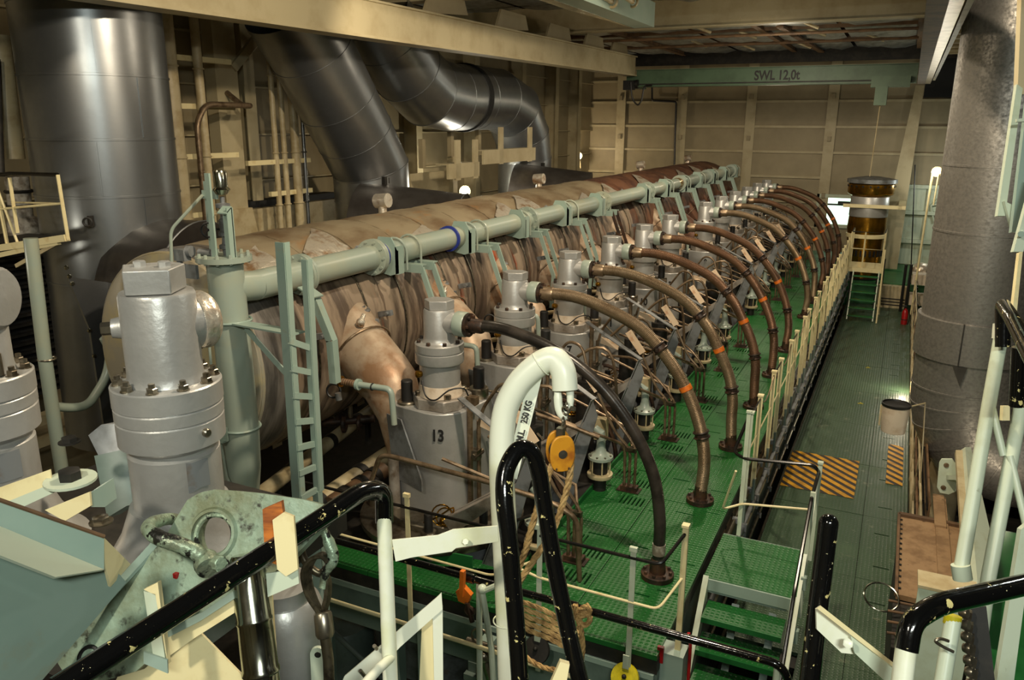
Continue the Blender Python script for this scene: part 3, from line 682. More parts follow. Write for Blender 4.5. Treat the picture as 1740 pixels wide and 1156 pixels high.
# foil flaps with joint bolts near the pipe
fl = [6.0, 7.1, 8.9, 11.4, 12.3, 14.7, 16.3, 18.9, 20.6, 22.4, 24.3, 26.3]
for j, y in enumerate(fl):
    vs = []; fs = []; nu, nv = 7, 4
    for i in range(nu+1):
        for k in range(nv+1):
            u = i/nu; v = k/nv; a = A(44+ (26+10*math.sin(j*2.1))*u*(.4+.6*v)); rr = RR+.03+.05*v*(1-u)+random.uniform(0, .022)
            vs.append((RX+math.cos(a)*rr, y-.62+.62*v+.05*random.random(), RZ+math.sin(a)*rr))
    for i in range(nu):
        for k in range(nv): q = i*(nv+1)+k; fs.append((q, q+1, q+nv+2, q+nv+1))
    MB().add(vs, fs).build('foil_flap', 'foil', rec)
    for a in (48, 12):
        c = Vector((RX+math.cos(A(a))*(RR+.09), y+.03, RZ+math.sin(A(a))*(RR+.09))); rd = Vector((math.cos(A(a)), 0, math.sin(A(a))))
        MB().bar(c-rd*.08, c+rd*.09, .06, .05, (0, 1, 0)).cyl(c+rd*.05-Vector((0, .07, 0)), c+rd*.05+Vector((0, .05, 0)), .022, n=8).build('joint_clamp', 'grey', rec)
# lugs on top wrapped in foil
for (px, py, y) in ((636, 357, 9.2), (906, 308, 14.5), (1080, 286, 21.2), (1162, 271, 26.4)):
    c = Vector((-6.45, y, RZ+RR+.05))
    lg = MB().tube([c-Vector((0, 0, .1)), c+Vector((0, 0, .08))], .06, 10).build('lifting_lug', 'foil', rec)
    MB().tube([c+Vector((-.1, -.0, .08)), c+Vector((.1, .0, .1))], [.1, .1], 12).build('lug_wrap', 'foil', lg)
# oblique branches down to each cylinder
for i in range(12):
    c = yc[i]
    o1 = Vector((-5.55, c+.44, 2.0)); o2 = Vector((-4.56, c+.10, 1.38)); o3 = Vector((-4.40, c+.04, 1.1))
    dv = (o2-o1).normalized()
    br = MB().tube([o1, o1+dv*.3, o1+(o2-o1)*.55], [.34, .33, .31], 28).build('exhaust_branch', 'branch' if i < 7 else 'lagred', rec)
    MB().tube([o1+(o2-o1)*.555, o1+(o2-o1)*.86, o2, o3, o3+Vector((.06, 0, -.5))], [.315, .31, .29, .24, .18], 28).build('branch_elbow', 'branch' if i < 7 else 'lagred', br)
    MB().ring(o1+(o2-o1)*.55, dv, .337, .012, 32, 6).build('branch_strap', 'tube', br)
    s = o1+(o2-o1)*.42+Vector((.2, -.16, .26)); MB().ball(s, .05, 8).tube([s, s+Vector((-.05, .12, .05))], .025).build('branch_lug', 'foil', br)
    MB().tube([Vector((-5.15, c+.42, 1.75)), (-5.1, c+.42, 1.35), (-5.0, c+.44, 1.1), (-4.72, c+.46, 1.02)], .055, 10, smooth=4).build('drain_pipe', 'creamg', br)
    MB().cyl((-5.15, c+.42, 1.75), (-5.15, c+.42, 2.1), .06, n=12).ring((-5.15, c+.42, 1.8), (0, 0, 1), .09, .025, 14, 6).ring((-5.15, c+.42, 2.05), (0, 0, 1), .09, .025, 14, 6).box((-5.02, c+.42, 1.92), (.16, .1, .1)).build('drain_valve', 'grey', br)
    MB().ring((-4.9, c-.4, 1.42), (.4, -1, .2), .07, .012, 14, 6).build('hand_ring', 'cable', br)

# ================================================================== LONG PIPE
PX, PZ, PR = -5.18, 2.585, .135
t = thing('long_pipe', 'long grey-green pipe running the whole length of the engine', 'pipe', (PX, 5.4, PZ))
joints = [5.4, 6.02, 8.0, 11.05, 14.1, 17.1, 20.2, 23.0, 26.6]
joints = [5.35, 5.98, 7.17, 11.2, 14.6, 17.6, 20.4, 23.5, 27.0]
for j, (a_, b_) in enumerate(zip(joints, joints[1:])):
    MB().tube([(PX, a_+.01, PZ), (PX, b_-.01, PZ)], PR, 28).build('pipe_length', 'mintpipe', t)
    f = MB().lathe([(PR, -.04), (.20, -.035), (.20, -.003), (.19, 0), (.20, .003), (.20, .035), (PR, .04)], (PX, b_, PZ), (0, 1, 0), 28).build('pipe_flange', 'mintpipe', t)
    if j < 5:
        mb = MB()
        for q in range(10):
            an = 2*PI*q/10; mb.nut((PX+math.cos(an)*.172, b_-.055, PZ+math.sin(an)*.172), (0, 1, 0), .014, .11)
        mb.build('flange_bolts', 'mintpipe', f)
for (y, cl) in ((7.26, 'blue'), (8.82, 'blue')): MB().lathe([(PR, -.02), (PR+.03, -.015), (PR+.03, .015), (PR, .02)], (PX, y, PZ), (0, 1, 0), 28).build('blue_ring', 'blue', t)
MB().lathe([(PR+.004, -.1), (PR+.012, 0), (PR+.004, .25)], (PX, 20.2, PZ), (0, 1, 0), 28).build('stained_wrap', 'gold', t)
# guide plates and u-bolts, per unit
ub = []
for i in range(12):
    base = 7.35+1.69*(i-0)+(1.25 if i > 4 else 0)
    if base > 27.2: break
    pl = MB(); pl.prism([(PX-.21, base-.0, PZ-.17), (PX+.10, base, PZ-.23), (PX+.20, base, PZ-.20), (PX+.2, base, PZ+.06), (PX+.12, base, PZ+.2), (PX-.05, base, PZ+.2)], (0, .02, 0))
    pl.bb(PX+.17, PX+.20, base, base+.13, PZ-.21, PZ+.10)
    pl.build('guide_plate', 'mint', t)
    for dy in (.25, .55):
        y = base+dy
        u = [(PX+math.cos(A(q))*(PR+.025), y, PZ+math.sin(A(q))*(PR+.025)) for q in range(0, 181, 20)]
        MB().tube([(PX+PR+.025, y, PZ-.2)]+u+[(PX-PR-.025, y, PZ-.2)], .014, 8).build('u_bolt', 'mintpipe', t)
# support brackets: shelf plus two cranked legs
for i in range(12):
    base = 7.75+1.69*i+(1.25 if i > 4 else 0)
    if base > 27.3: break
    b = thing('pipe_support', 'cranked pale green pipe bracket, %s along the long pipe' % ('first', 'second', 'third', 'fourth', 'fifth', 'sixth', 'seventh', 'eighth', 'ninth', 'tenth', 'eleventh', 'last')[i], 'bracket', (PX, base, PZ-.2), 'brackets under the long pipe')
    MB().bb(PX-.2, PX+.27, base-.03, base+.09, PZ-.17, PZ-.155).bb(PX-.2, PX+.27, base-.03, base-.015, PZ-.25, PZ-.17).build('shelf', 'mint', b)
    MB().bb(PX-.2, PX+.27, base+.22, base+.34, PZ-.17, PZ-.155).bb(PX-.2, PX+.27, base+.22, base+.235, PZ-.25, PZ-.17).build('shelf', 'mint', b)
    for dy in (.0, .25):
        y = base+dy; L = [(PX+.24, y, PZ-.16), (PX+.5, y-.02, PZ-.82), (PX+.48, y-.04, PZ-1.32)]
        m_ = MB()
        for p, q in zip(L, L[1:]): m_.bar(p, q, .012, .06, (1, 0, 0)).bar(Vector(p)+Vector((0, .035, 0)), Vector(q)+Vector((0, .035, 0)), .06, .012, (1, 0, 0))
        m_.build('leg', 'mint' if i != 4 else 'flange', b)
# standpipe with the tee, its strap brackets and the valve gear on top
sx, sy = on_y(385, 455, 5.05).x, 5.05
t = thing('standpipe', 'grey-green standpipe with a flanged top and valve gear, left of the steel ladder', 'pipe', (sx, sy, 1))
MB().tube([(sx-.02, sy, 2.86), (sx-.01, sy, 2.4), (sx, sy, 1.3), (sx-.03, sy, .95), (sx-.2, sy+.1, .45)], [.155, .155, .16, .17, .17], 28).build('pipe_body', 'mintpipe', t)
MB().tube([(sx, sy+.02, 2.62), (PX, 5.36, PZ)], PR, 24).build('tee_branch', 'mintpipe', t)
MB().lathe([(.155, -.05), (.235, -.045), (.235, 0), (0, .004)], (sx-.02, sy, 2.9), (0, 0, 1), 28).build('top_flange', 'mintpipe', t)
mb = MB()
for q in range(12): an = 2*PI*q/12; mb.nut((sx-.02+math.cos(an)*.205, sy+math.sin(an)*.205, 2.84), (0, 0, 1), .015, .09)
mb.build('flange_bolts', 'mintpipe', t)
for z in (2.33, 1.33):
    MB().ring((sx, sy, z), (0, 0, 1), .172, .012, 28, 6).bb(sx-.20, sx+.02, sy-.2, sy-.175, z-.06, z+.05).bb(sx-.2, sx+.02, sy-.25, sy-.175, z-.075, z-.06).build('strap_bracket', 'mint', t)
v = [sx-.02, sy]
for dx, dy, h, wd in ((-.19, .05, .62, .07), (-.02, -.1, .70, .05), (.10, -.03, .42, .10)):
    pl = MB().bb(sx+dx-wd/2, sx+dx+wd/2, sy+dy-.01, sy+dy+.01, 2.9, 2.9+h)
    if wd > .09: pl.bb(sx+dx+wd/2-.01, sx+dx+wd/2, sy+dy-.06, sy+dy, 2.9, 2.9+h).prism([(sx+dx-.05, sy+dy, 2.9+h), (sx+dx+.05, sy+dy, 2.9+h), (sx+dx+.05, sy+dy-.07, 2.9+h-.05), (sx+dx-.05, sy+dy-.07, 2.9+h-.05)], (0, 0, .01))
    pl.build('upright_plate', 'mint', t)
MB().bb(sx-.19, sx-.02, sy-.02, sy+0, 3.38, 3.45).build('cross_plate', 'mint', t)
cx, cy = sx+.0, sy+.02
MB().lathe([(.03, 0), (.035, .05), (.06, .06), (.06, .09), (.035, .1), (.03, .16), (.055, .17), (.055, .2), (.04, .21), (.05, .3), (.03, .32), (.03, .4), (.06, .41), (.06, .44), (.02, .45), (.02, .5)], (cx, cy, 2.9), (0, 0, 1), 18).build('valve_body', 'grey', t)
MB().lathe([(.0, 0), (.05, .0), (.075, .04), (.055, .06), (.055, .18), (.045, .2), (0, .2)], (cx, cy, 3.42), (0, 0, 1), 20).build('actuator_cap', 'chrome', t)
hw = Vector((sx-.11, sy-.06, 3.12))
hwl = MB().ring(hw, (.5, -1, .1), .06, .009, 20, 6).cyl(hw, hw+Vector((.05, .1, 0)), .01, n=8)
for q in range(3): an = 2*PI*q/3; hwl.tube([hw, hw+Vector((math.cos(an)*.055, math.cos(an)*.027, math.sin(an)*.055))], .006, 5)
hwl.build('handwheel', 'cable', t)
MB().lathe([(.03, 0), (.03, .12)], (sx-.2, sy-.1, 2.93), (1, .2, 0), 10).lathe([(.05, 0), (.05, .05)], (sx-.32, sy-.12, 2.93), (1, .2, 0), 12).box((sx-.36, sy-.14, 2.9), (.12, .08, .1)).box((sx-.3, sy-.14, 2.76), (.2, .03, .12)).lathe([(.035, 0), (.02, .1)], (sx-.40, sy-.14, 2.78), (0, 0, 1), 10).build('side_valve', 'grey', t)
MB().tube(fillet([(sx-.17, sy-.03, 3.41), (sx-.4, sy-.2, 3.12), (sx-.42, sy-.22, 2.72), (sx-.24, sy-.2, 2.63), (sx-.18, sy-.18, 2.52)], .06), .014, 8).build('impulse_line', 'mintpipe', t)
MB().tube([(sx-.1, sy-.18, 2.3), (sx-.08, sy-.2, 1.5), (sx-.02, sy-.2, .9), (sx+.12, sy-.2, .65)], .012, 8).build('side_rod', 'mintpipe', t)

# steel ladder beside the standpipe
t = thing('steel_ladder', 'grey-green steel ladder standing against the long pipe', 'ladder', (-4.45, 4.9, .6))
ly = 4.75
a0 = on_y(475, 412, ly); a1 = on_y(504, 850, ly); b0 = on_y(516, 452, ly+.12); b1 = on_y(546, 850, ly+.25)
def stile(p, q, wd, dp):
    p, q = Vector(p), Vector(q); return MB().bar(p, q, wd, .012, (0, 1, 0)).bar(p+Vector((wd/2, dp/2, 0)), q+Vector((wd/2, dp/2, 0)), .012, dp, (0, 1, 0))
stile(a0, a1, .085, .06).build('stile', 'mint', t)
b0 = Vector((a0.x+.06, ly+.2, a0.z-.16)); b1 = Vector((a1.x+.05, ly+.2, a1.z))
stile(b0, b1, .055, .06).build('stile', 'mint', t)
for k in range(8):
    f = .36+k*.105
    p = a0.lerp(a1, f); q = b0.lerp(b1, f)
    if f < 1: MB().bar(p+Vector((.04, 0, 0)), q, .03, .05).build('rung', 'mint', t)
pp = on_y(560, 400, 6.4)
t = thing('ladder_bracket', 'triangular grey-green bracket joining the ladder to the pipe', 'bracket', (-4.7, 5.2, 2.3))
MB().bar((-5.15, 5.0, 2.33), (-4.35, 4.95, 2.33), .14, .015).bar((-4.95, 4.97, 2.3), (-4.45, 4.95, 1.9), .05, .012, (0, 1, 0)).bar((-4.62, 5.15, 2.3), (-4.45, 4.97, 2.0), .07, .012).build('bracket_plate', 'mint', t)
for q_ in (a1, b1): MB().bb(q_.x-.03, q_.x+.03, q_.y-.02, q_.y+.04, -2.3, q_.z+.01).build('foot_post', 'mint', t)
# cranked bracket with the flexible joint right of the ladder
c = yc[0]
t = thing('pipe_hanger', 'long cranked pale bracket right of the ladder carrying a small pipe flange', 'bracket', (-4.9, 5.8, 2))
L = [on_y(a_, b_, 5.7) for a_, b_ in ((528, 500), (560, 580), (566, 652), (572, 655))]
m_ = MB()
for p, q in zip(L[:-1], L[1:-1]): m_.bar(p, q, .012, .075, (1, 0, 0)).bar(p+Vector((.03, .04, 0)), q+Vector((.03, .04, 0)), .07, .012, (1, 0, 0))
m_.build('leg', 'mint', t)
MB().bar(on_y(515, 487, 5.72), on_y(540, 505, 5.7), .14, .015).build('foot', 'mint', t)
MB().cyl(on_y(574, 668, 5.7), on_y(576, 680, 5.7), .03).build('stud', 'grey', t)
for i in range(7):
    dy = yc[i]-yc[0]; z = on_y(600, 652, 5.9).z; x0 = on_y(578, 648, 5.9).x
    lb = ('first', 'second', 'third', 'fourth', 'fifth', 'sixth', 'seventh')[i]
    s = thing('small_drain_pipe', 'small pale green bent pipe with a flexible joint at the %s cylinder from the camera' % lb, 'pipe', (x0, 5.9+dy, z), 'bent drain pipes beside the cylinder heads')
    y = 5.9+dy
    MB().lathe([(.055, 0), (.055, .02)], (x0, y, z), (1, 0, 0), 14).build('flange', 'gold', s)
    MB().lathe([(.03+.006*(q % 2), .02+q*.013) for q in range(14)], (x0, y, z), (1, 0, 0), 12).build('flexible_joint', 'brown', s)
    MB().lathe([(.055, 0), (.055, .03)], (x0+.2, y, z), (1, 0, 0), 14).build('flange', 'mint', s)
    MB().tube(fillet([(x0+.22, y, z), (x0+.58, y+.02, z), (x0+.6, y+.02, z-.35)], .07), .03, 10).build('bend', 'mintpipe', s)
    MB().ring((x0+.38, y, z), (1, 0, 0), .032, .007, 12, 5).build('clip', 'cable', s)

# ================================================================== CYLINDER HEADS
CX = -3.9
ORD = ('nearest the camera', 'second from the camera', 'third from the camera', 'fourth from the camera', 'fifth from the camera', 'sixth from the camera', 'seventh from the camera', 'eighth from the camera', 'ninth from the camera', 'tenth from the camera', 'eleventh from the camera', 'farthest, at the engine end')
def headunit(dirty):
    sv, sd = ('silver', 'silverd') if not dirty else ('silverd', 'silverd')
    t = thing('cylinder_unit', '', 'cylinder head', (CX, yc[0], 0), 'cylinder heads along the engine')
    x, y = CX, yc[0]
    P = lambda a_, b_, z: Vector((x+a_, y+b_, z))
    # base block and disc
    MB().lathe([(.76, -1.4), (.76, .10), (.74, .12)], P(0, 0, 0), (0, 0, 1), 8, 0+PI/8, 2*PI+PI/8).build('jacket_block', 'grey', t)
    MB().lathe([(.83, .10), (.84, .12), (.84, .17), (.82, .18), (0, .18)], P(0, 0, 0), (0, 0, 1), 48).build('cover_disc', 'steel', t)
    MB().lathe([(.56, .18), (.56, .24), (.55, .25), (0, .25)], P(0, 0, 0), (0, 0, 1), 40).build('cover_step', 'steel', t)
    for q in range(8):
        an = 2*PI*q/8+.35; c_ = P(math.cos(an)*.70, math.sin(an)*.70, .18)
        nb = MB().lathe([(.075, 0), (.078, .01), (.078, .10), (.07, .11)], c_, (0, 0, 1), 18)
        for h in range(4): a2 = h*PI/2+.4; nb.cyl(c_+Vector((math.cos(a2)*.07, math.sin(a2)*.07, .055)), c_+Vector((math.cos(a2)*.0795, math.sin(a2)*.0795, .055)), .008, n=6)
        st = nb.build('stud_nut', 'steel', t)
        MB().lathe([(.042, 0), (.042, .17), (.035, .18)], c_+Vector((0, 0, .11)), (0, 0, 1), 16).build('stud_cap', 'ink', st)
    # valve housing: rounded plan with two ears
    def lobe(cx_, cy_, r, a0, a1, n=7): return [(cx_+r*math.cos(a0+(a1-a0)*k/n), cy_+r*math.sin(a0+(a1-a0)*k/n)) for k in range(n+1)]
    pl = lobe(.03, .0, .31, -1.9, .15)+lobe(.24, .34, .14, -.2, 2.2)+lobe(-.05, .05, .33, 1.7, 2.6)+lobe(-.30, -.12, .14, 2.2, 4.3)
    MB().prism([P(a_, b_, .25) for a_, b_ in pl], (0, 0, 1.07)).build('valve_housing', 'silver', t, bevel=.012)
    for (ex, ey) in ((-.30, -.14), (.25, .34)):
        c_ = P(ex, ey, 1.32 if ex > 0 else 1.24); s = MB().lathe([(.095, 0), (.1, .01), (.1, .10), (.09, .11)], c_, (0, 0, 1), 18).build('stud_nut', 'steel', t)
        MB().lathe([(.058, 0), (.058, .2), (.05, .21)], c_+Vector((0, 0, .11)), (0, 0, 1), 16).build('stud_cap', 'ink', s)
    MB().prism([P(-.5, -.22, 1.2), P(-.28, -.30, 1.2), P(.02, -.42, .66), P(.02, -.42, .54), P(-.42, -.25, .54)], (.008, .014, 0)).build('gusset_plate', 'grey', t)
    # valve stack
    MB().prism([P(a_, b_, 1.32) for a_, b_ in ((-.26, -.10), (-.10, -.26), (.18, -.24), (.27, -.12), (.27, .16), (.12, .26), (-.16, .26), (-.26, .14))], (0, 0, .11)).build('square_flange', sd, t, bevel=.01)
    mb = MB()
    for a_, b_ in ((.17, -.15), (-.15, -.16), (-.16, .16), (.17, .16)): mb.nut(P(a_, b_, 1.43), (0, 0, 1), .035, .05)
    mb.build('flange_nuts', 'steel', t)
    MB().lathe([(.222, 1.43), (.22, 1.44), (.205, 1.54)], P(0, 0, 0), (0, 0, 1), 32).build('valve_neck', 'white', t)
    MB().lathe([(.20, 1.54), (.20, 1.75), (.235, 1.76), (.24, 1.775), (.24, 1.86), (.232, 1.865), (.232, 1.873), (.24, 1.88), (.24, 1.95), (.23, 1.96), (.18, 1.965)], P(0, 0, 0), (0, 0, 1), 36).build('valve_cylinder', sv, t)
    mb = MB()
    for q in range(8): an = 2*PI*q/8; mb.nut(P(math.cos(an)*.205, math.sin(an)*.205, 1.962), (0, 0, 1), .02, .03)
    mb.build('ring_bolts', 'flange', t)
    MB().lathe([(.175, 1.96), (.158, 1.98), (.152, 2.02), (.15, 2.27), (.14, 2.29), (0, 2.29)], P(0, 0, 0), (0, 0, 1), 32).build('top_body', sv, t)
    MB().prism([P(a_, b_, 2.29) for a_, b_ in ((-.13, -.05), (-.02, -.14), (.13, -.07), (.14, .06), (.04, .12), (-.11, .08))], (0, 0, .09)).build('top_cap', 'silver', t, bevel=.006)
    MB().lathe([(.12, .05), (.105, .15), (.10, .2)], P(0, 0, 2.16), (1, 0, 0), 24).build('side_port', sv, t)
    MB().lathe([(.118, .2), (.122, .21), (.122, .30), (.115, .31)], P(0, 0, 2.16), (1, 0, 0), 28).build('port_collar', 'mintpipe', t)
    fg = MB().lathe([(.06, .31), (.115, .315), (.115, .345), (.06, .35)], P(0, 0, 2.16), (1, 0, 0), 24)
    for q in range(6): an = 2*PI*q/6; fg.nut(P(.34, math.cos(an)*.09, 2.16+math.sin(an)*.09), (1, 0, 0), .016, .03)
    fg.build('port_flange', 'flange', t)
    MB().lathe([(.03, 0), (.036, .02), (.036, .05), (.02, .06)], P(-.11, -.17, 1.66), (-.4, -.9, .1), 14).build('plug', 'gold', t)
    MB().tube([P(-.09, -.19, 1.60), P(-.02, -.24, 1.47), P(.1, -.26, 1.45), P(.22, -.2, 1.55), P(.33, -.12, 1.56), P(.36, -.08, 1.48)], .008, 6, smooth=5).build('wire_loop', 'cable', t)
    # fittings behind and beside the stack
    MB().cyl(P(.36, -.05, .3), P(.36, -.05, 1.45), .03, n=8).cyl(P(.42, .02, .3), P(.42, .02, 1.2), .022, n=8).box(P(.38, -.03, 1.42), (.1, .08, .08)).build('injector_line', 'tube', t)
    MB().box(P(.40, -.02, .86), (.09, .1, .1)).cyl(P(.42, -.1, .86), P(.42, .08, .86), .03, n=8).build('fitting', 'steel', t)
    MB().cyl(P(-.36, -.32, .18), P(-.38, -.30, .78), .055, n=14).build('side_riser', 'silverd', t)
    MB().tube([P(.12, -.55, .30), P(.3, -.6, .42), P(.42, -.5, .5), P(.34, -.44, .32), P(.22, -.5, .28)], .009, 6, smooth=4, closed=False).ring(P(.28, -.48, .38), (.3, -1, .4), .10, .008, 18, 5).ring(P(.3, -.46, .36), (.1, -1, .6), .085, .008, 18, 5).ball(P(.28, -.44, .3), .05, 8).build('wire_coil', 'gold', t)
    return t
hp = headunit(False); hp['label'] = 'silver cylinder head with a valve on top, stencilled 13, nearest the camera'
hd2 = None
heads = [hp]
for i in range(1, 12):
    src = hp
    h = dup(src, (CX, yc[i], 0), 'silver cylinder head with a valve on top, %s' % ORD[i])
    if i > 1 and i % 2:
        for ch in h.children:
            pass
    heads.append(h)
for i, s in ((0, '13'), (2, '7'), (3, '1'), (4, '10'), (5, '3'), (6, '9'), (8, '5')):
    nrm = Vector((.06, -1, 0)).normalized(); R = Vector((1, .06, 0))
    an = -1.22; cpt = Vector((CX+.03+math.cos(an)*.317, yc[i]+math.sin(an)*.317, 1.10))
    R = Vector((-math.sin(an), math.cos(an), 0))
    lettering('number_stencil', s, .165, cpt, R, (0, 0, 1), 'ink', heads[i], .002)
    if i: heads[i]['label'] = 'silver cylinder head stencilled %s, %s' % (s, ORD[i])

# ---------------------------------------------------------------- hoses
hz0 = 2.16
for i in range(12):
    y = yc[i]; col = 'hoseblack' if i == 0 else ('hosegrey' if i in (1, 2, 6, 7) else 'hosebrown')
    lab = ('smooth black hose arching from the nearest cylinder head to the green deck' if i == 0 else
           '%s braided hose arching to the deck, %s' % ('grey-brown' if col == 'hosegrey' else 'rusty brown', ORD[i]))
    t = thing('hydraulic_hose', lab, 'hose', (-1.62, y, 0), 'hoses arching from the cylinder heads')
    r = .055 if i == 0 else .067
    jt = random.uniform(-.03, .03)
    if i == 0: key = [(-3.55, hz0), (-3.17, 2.16), (-2.64, 2.01), (-2.24, 1.76), (-1.92, 1.40), (-1.71, 1.0), (-1.63, .60), (-1.62, .3), (-1.62, .12)]
    else: key = [(-3.55, hz0), (-3.2, 2.16), (-2.85+jt, 2.08), (-2.4+jt, 1.89), (-2.08+jt, 1.60), (-1.86, 1.28), (-1.71, .96), (-1.63-jt*.5, .66), (-1.61-jt, .4), (-1.62, .12)]
    pts = catmull([Vector((a_, y, b_)) for a_, b_ in key], 7)
    MB().tube(pts, r, 14).build('hose_body', col, t)
    MB().lathe([(r+.014, 0), (r+.014, .13), (r+.004, .15)], (-3.56, y, hz0), (1, 0, 0), 16).build('end_ferrule', 'tube' if i else 'flange', t)
    fb = MB().lathe([(.15, .0), (.15, .045), (.14, .05), (.075, .055), (.065, .18), (r, .19)], (-1.62, y, 0), (0, 0, 1), 24)
    fo = fb.build('foot_flange', 'flange', t)
    mb = MB()
    for q in range(8): an = 2*PI*q/8; mb.nut((-1.62+math.cos(an)*.12, y+math.sin(an)*.12, .045), (0, 0, 1), .016, .03)
    mb.build('flange_bolts', 'flange', fo)
    if i == 0:
        MB().tube(pts[-9:-5], r+.006, 14).build('paper_wrap', 'paper', t)
    else:
        for k in (.42, .72):
            q = int(len(pts)*k); d = (pts[q+1]-pts[q-1]).normalized()
            cl = MB().ring(pts[q]-d*.03, d, r+.012, .012, 16, 6).ring(pts[q]+d*.03, d, r+.012, .012, 16, 6).cyl(pts[q]-d*.02, pts[q]+d*.02, r+.006)
            cl.bar(pts[q]+Vector((0, -r-.01, 0)), pts[q]+Vector((0, -r-.05, 0)), .03, .03); cl.build('hose_clamp', 'flange', t)
        q = int(len(pts)*.56); d = (pts[q+1]-pts[q-1]).normalized()
        MB().cyl(pts[q]-d*.028, pts[q]+d*.028, r+.004).build('orange_tape', 'orange', t)

# ---------------------------------------------------------------- small steel tubes, braces, drain valves per unit
def tubes():
    y = yc[1]; t = thing('steel_tube_bundle', '', 'pipes', (-2.38, y, 0), 'steel tube bundles beside the cylinder heads')
    b = [(-2.46, -.1), (-2.40, -.1), (-2.35, -.07)]
    MB().bb(-2.54, -2.28, y-.15, y-.0, 0, .012).bb(-2.50, -2.31, y-.13, y-.03, .0, .06).build('foot_block', 'flange', t)
    MB().tube(fillet([(-2.46, y-.1, .03), (-2.47, y-.1, .55), (-2.75, y-.4, .75), (-3.52, y-.62, 1.04)], .12), .017, 8).build('tube', 'tube', t)
    MB().tube(fillet([(-2.41, y-.09, .03), (-2.41, y-.09, .5), (-2.60, y-.1, .68), (-2.95, y-.1, 1.38), (-3.02, y-.08, 1.62), (-3.2, y-.05, 1.66), (-3.42, y, 1.35), (-3.46, y, 1.2)], .1), .017, 8).build('tube', 'tube', t)
    MB().tube(fillet([(-2.35, y-.07, .03), (-2.35, y-.07, .52), (-2.55, y-.05, .75), (-3.0, y+.1, 1.0), (-3.4, y+.2, .95)], .1), .017, 8).build('tube', 'tube', t)
    MB().tube([(-3.5, y+.25, .95), (-2.55, y+.28, .6), (-2.42, y-.0, .5)], .016, 8).build('tube', 'tube', t)
    MB().bar((-3.0, y-.16, 1.42), (-2.8, y-.14, 1.15), .09, .012, (0, -1, .3)).build('white_tag', 'tag', t)
    MB().bar((-3.38, y-.12, 1.25), (-3.12, y-.16, 1.2), .012, .09).build('white_tag', 'tag', t)
    MB().box((-2.86, y-.1, 1.12), (.09, .08, .07)).box((-2.42, y-.09, .5), (.16, .05, .05)).build('tube_clip', 'wire', t)
    return t
tp = tubes()
def brace():
    y = yc[1]-.52; t = thing('steel_brace', '', 'bracket', (-3.1, y, 0), 'bent grey braces between cylinder heads')
    tp_ = Vector((-2.72, y, 1.16))
    a_ = Vector((-3.12, y, -.25)); c_ = Vector((-3.50, y-.05, .36))
    MB().prism([tp_, tp_+Vector((.06, 0, -.16)), a_+Vector((.14, 0, 0)), a_+Vector((-.12, 0, 0))], (0, .012, 0)).build('web_plate', 'grey', t)
    MB().bar(tp_+Vector((-.02, .06, .0)), a_+Vector((-.13, .06, 0)), .13, .012, (1, 0, .3)).build('edge_flange', 'grey', t)
    MB().prism([tp_+Vector((-.04, .01, -.22)), tp_+Vector((-.1, .01, -.34)), c_+Vector((.05, 0, -.1)), c_+Vector((-.05, 0, .02))], (0, .16, .02)).build('side_strut', 'silverd', t)
    MB().bar(tp_+Vector((0, .06, 0)), Vector((-3.55, y+.3, 1.5)), .07, .012).build('top_strut', 'grey', t)
    return t
bp = brace()
def dvalve():
    y = yc[1]-.2; x = -2.72; t = thing('drain_valve', '', 'valve', (x, y, 0), 'flanged drain valves at the deck edge')
    MB().lathe([(.14, .38), (.14, .41), (.10, .43), (.065, .46), (.05, .52), (.05, .6)], (x, y, 0), (0, 0, 1), 22).tube([(x, y, .6), (x-.01, y, .68), (x-.08, y, .73)], [.05, .05, .04], 12).build('bonnet', 'mintpipe', t)
    mb = MB()
    for q in range(8): an = 2*PI*q/8; mb.nut((x+math.cos(an)*.115, y+math.sin(an)*.115, .40), (0, 0, 1), .014, .03)
    mb.build('bonnet_bolts', 'steel', t)
    MB().lathe([(.085, .2), (.085, .38)], (x, y, 0), (0, 0, 1), 16).build('cage', 'dark', t)
    mb = MB()
    for q in range(6): an = 2*PI*q/6; mb.cyl((x+math.cos(an)*.115, y+math.sin(an)*.115, .2), (x+math.cos(an)*.115, y+math.sin(an)*.115, .38), .009, n=6)
    mb.build('cage_rods', 'creamg', t)
    MB().lathe([(.14, .16), (.145, .17), (.145, .2), (.12, .205)], (x, y, 0), (0, 0, 1), 22).build('lower_flange', 'creamg', t)
    MB().lathe([(.075, -.9), (.075, .16)], (x, y, 0), (0, 0, 1), 16).build('pipe_stub', 'dark', t)
    MB().box((x-.1, y+.28, .62), (.14, .1, .26)).build('limit_switch', 'creamg', t)
    return t
vp_ = dvalve()
for i in range(12):
    dy = yc[i]-yc[1]
    for pr, nm in ((tp, 'bent steel tubes rising from the deck, bundle %s'), (bp, 'bent grey plate brace by the deck edge, %s'), (vp_, 'pale flanged drain valve at the deck edge, %s')):
        l = nm % ORD[i]
        if i == 1: pr['label'] = l; continue
        if i == 0 and pr is vp_: pass
        o = Vector(origin(pr)); dup(pr, (o.x, o.y+dy, o.z), l)
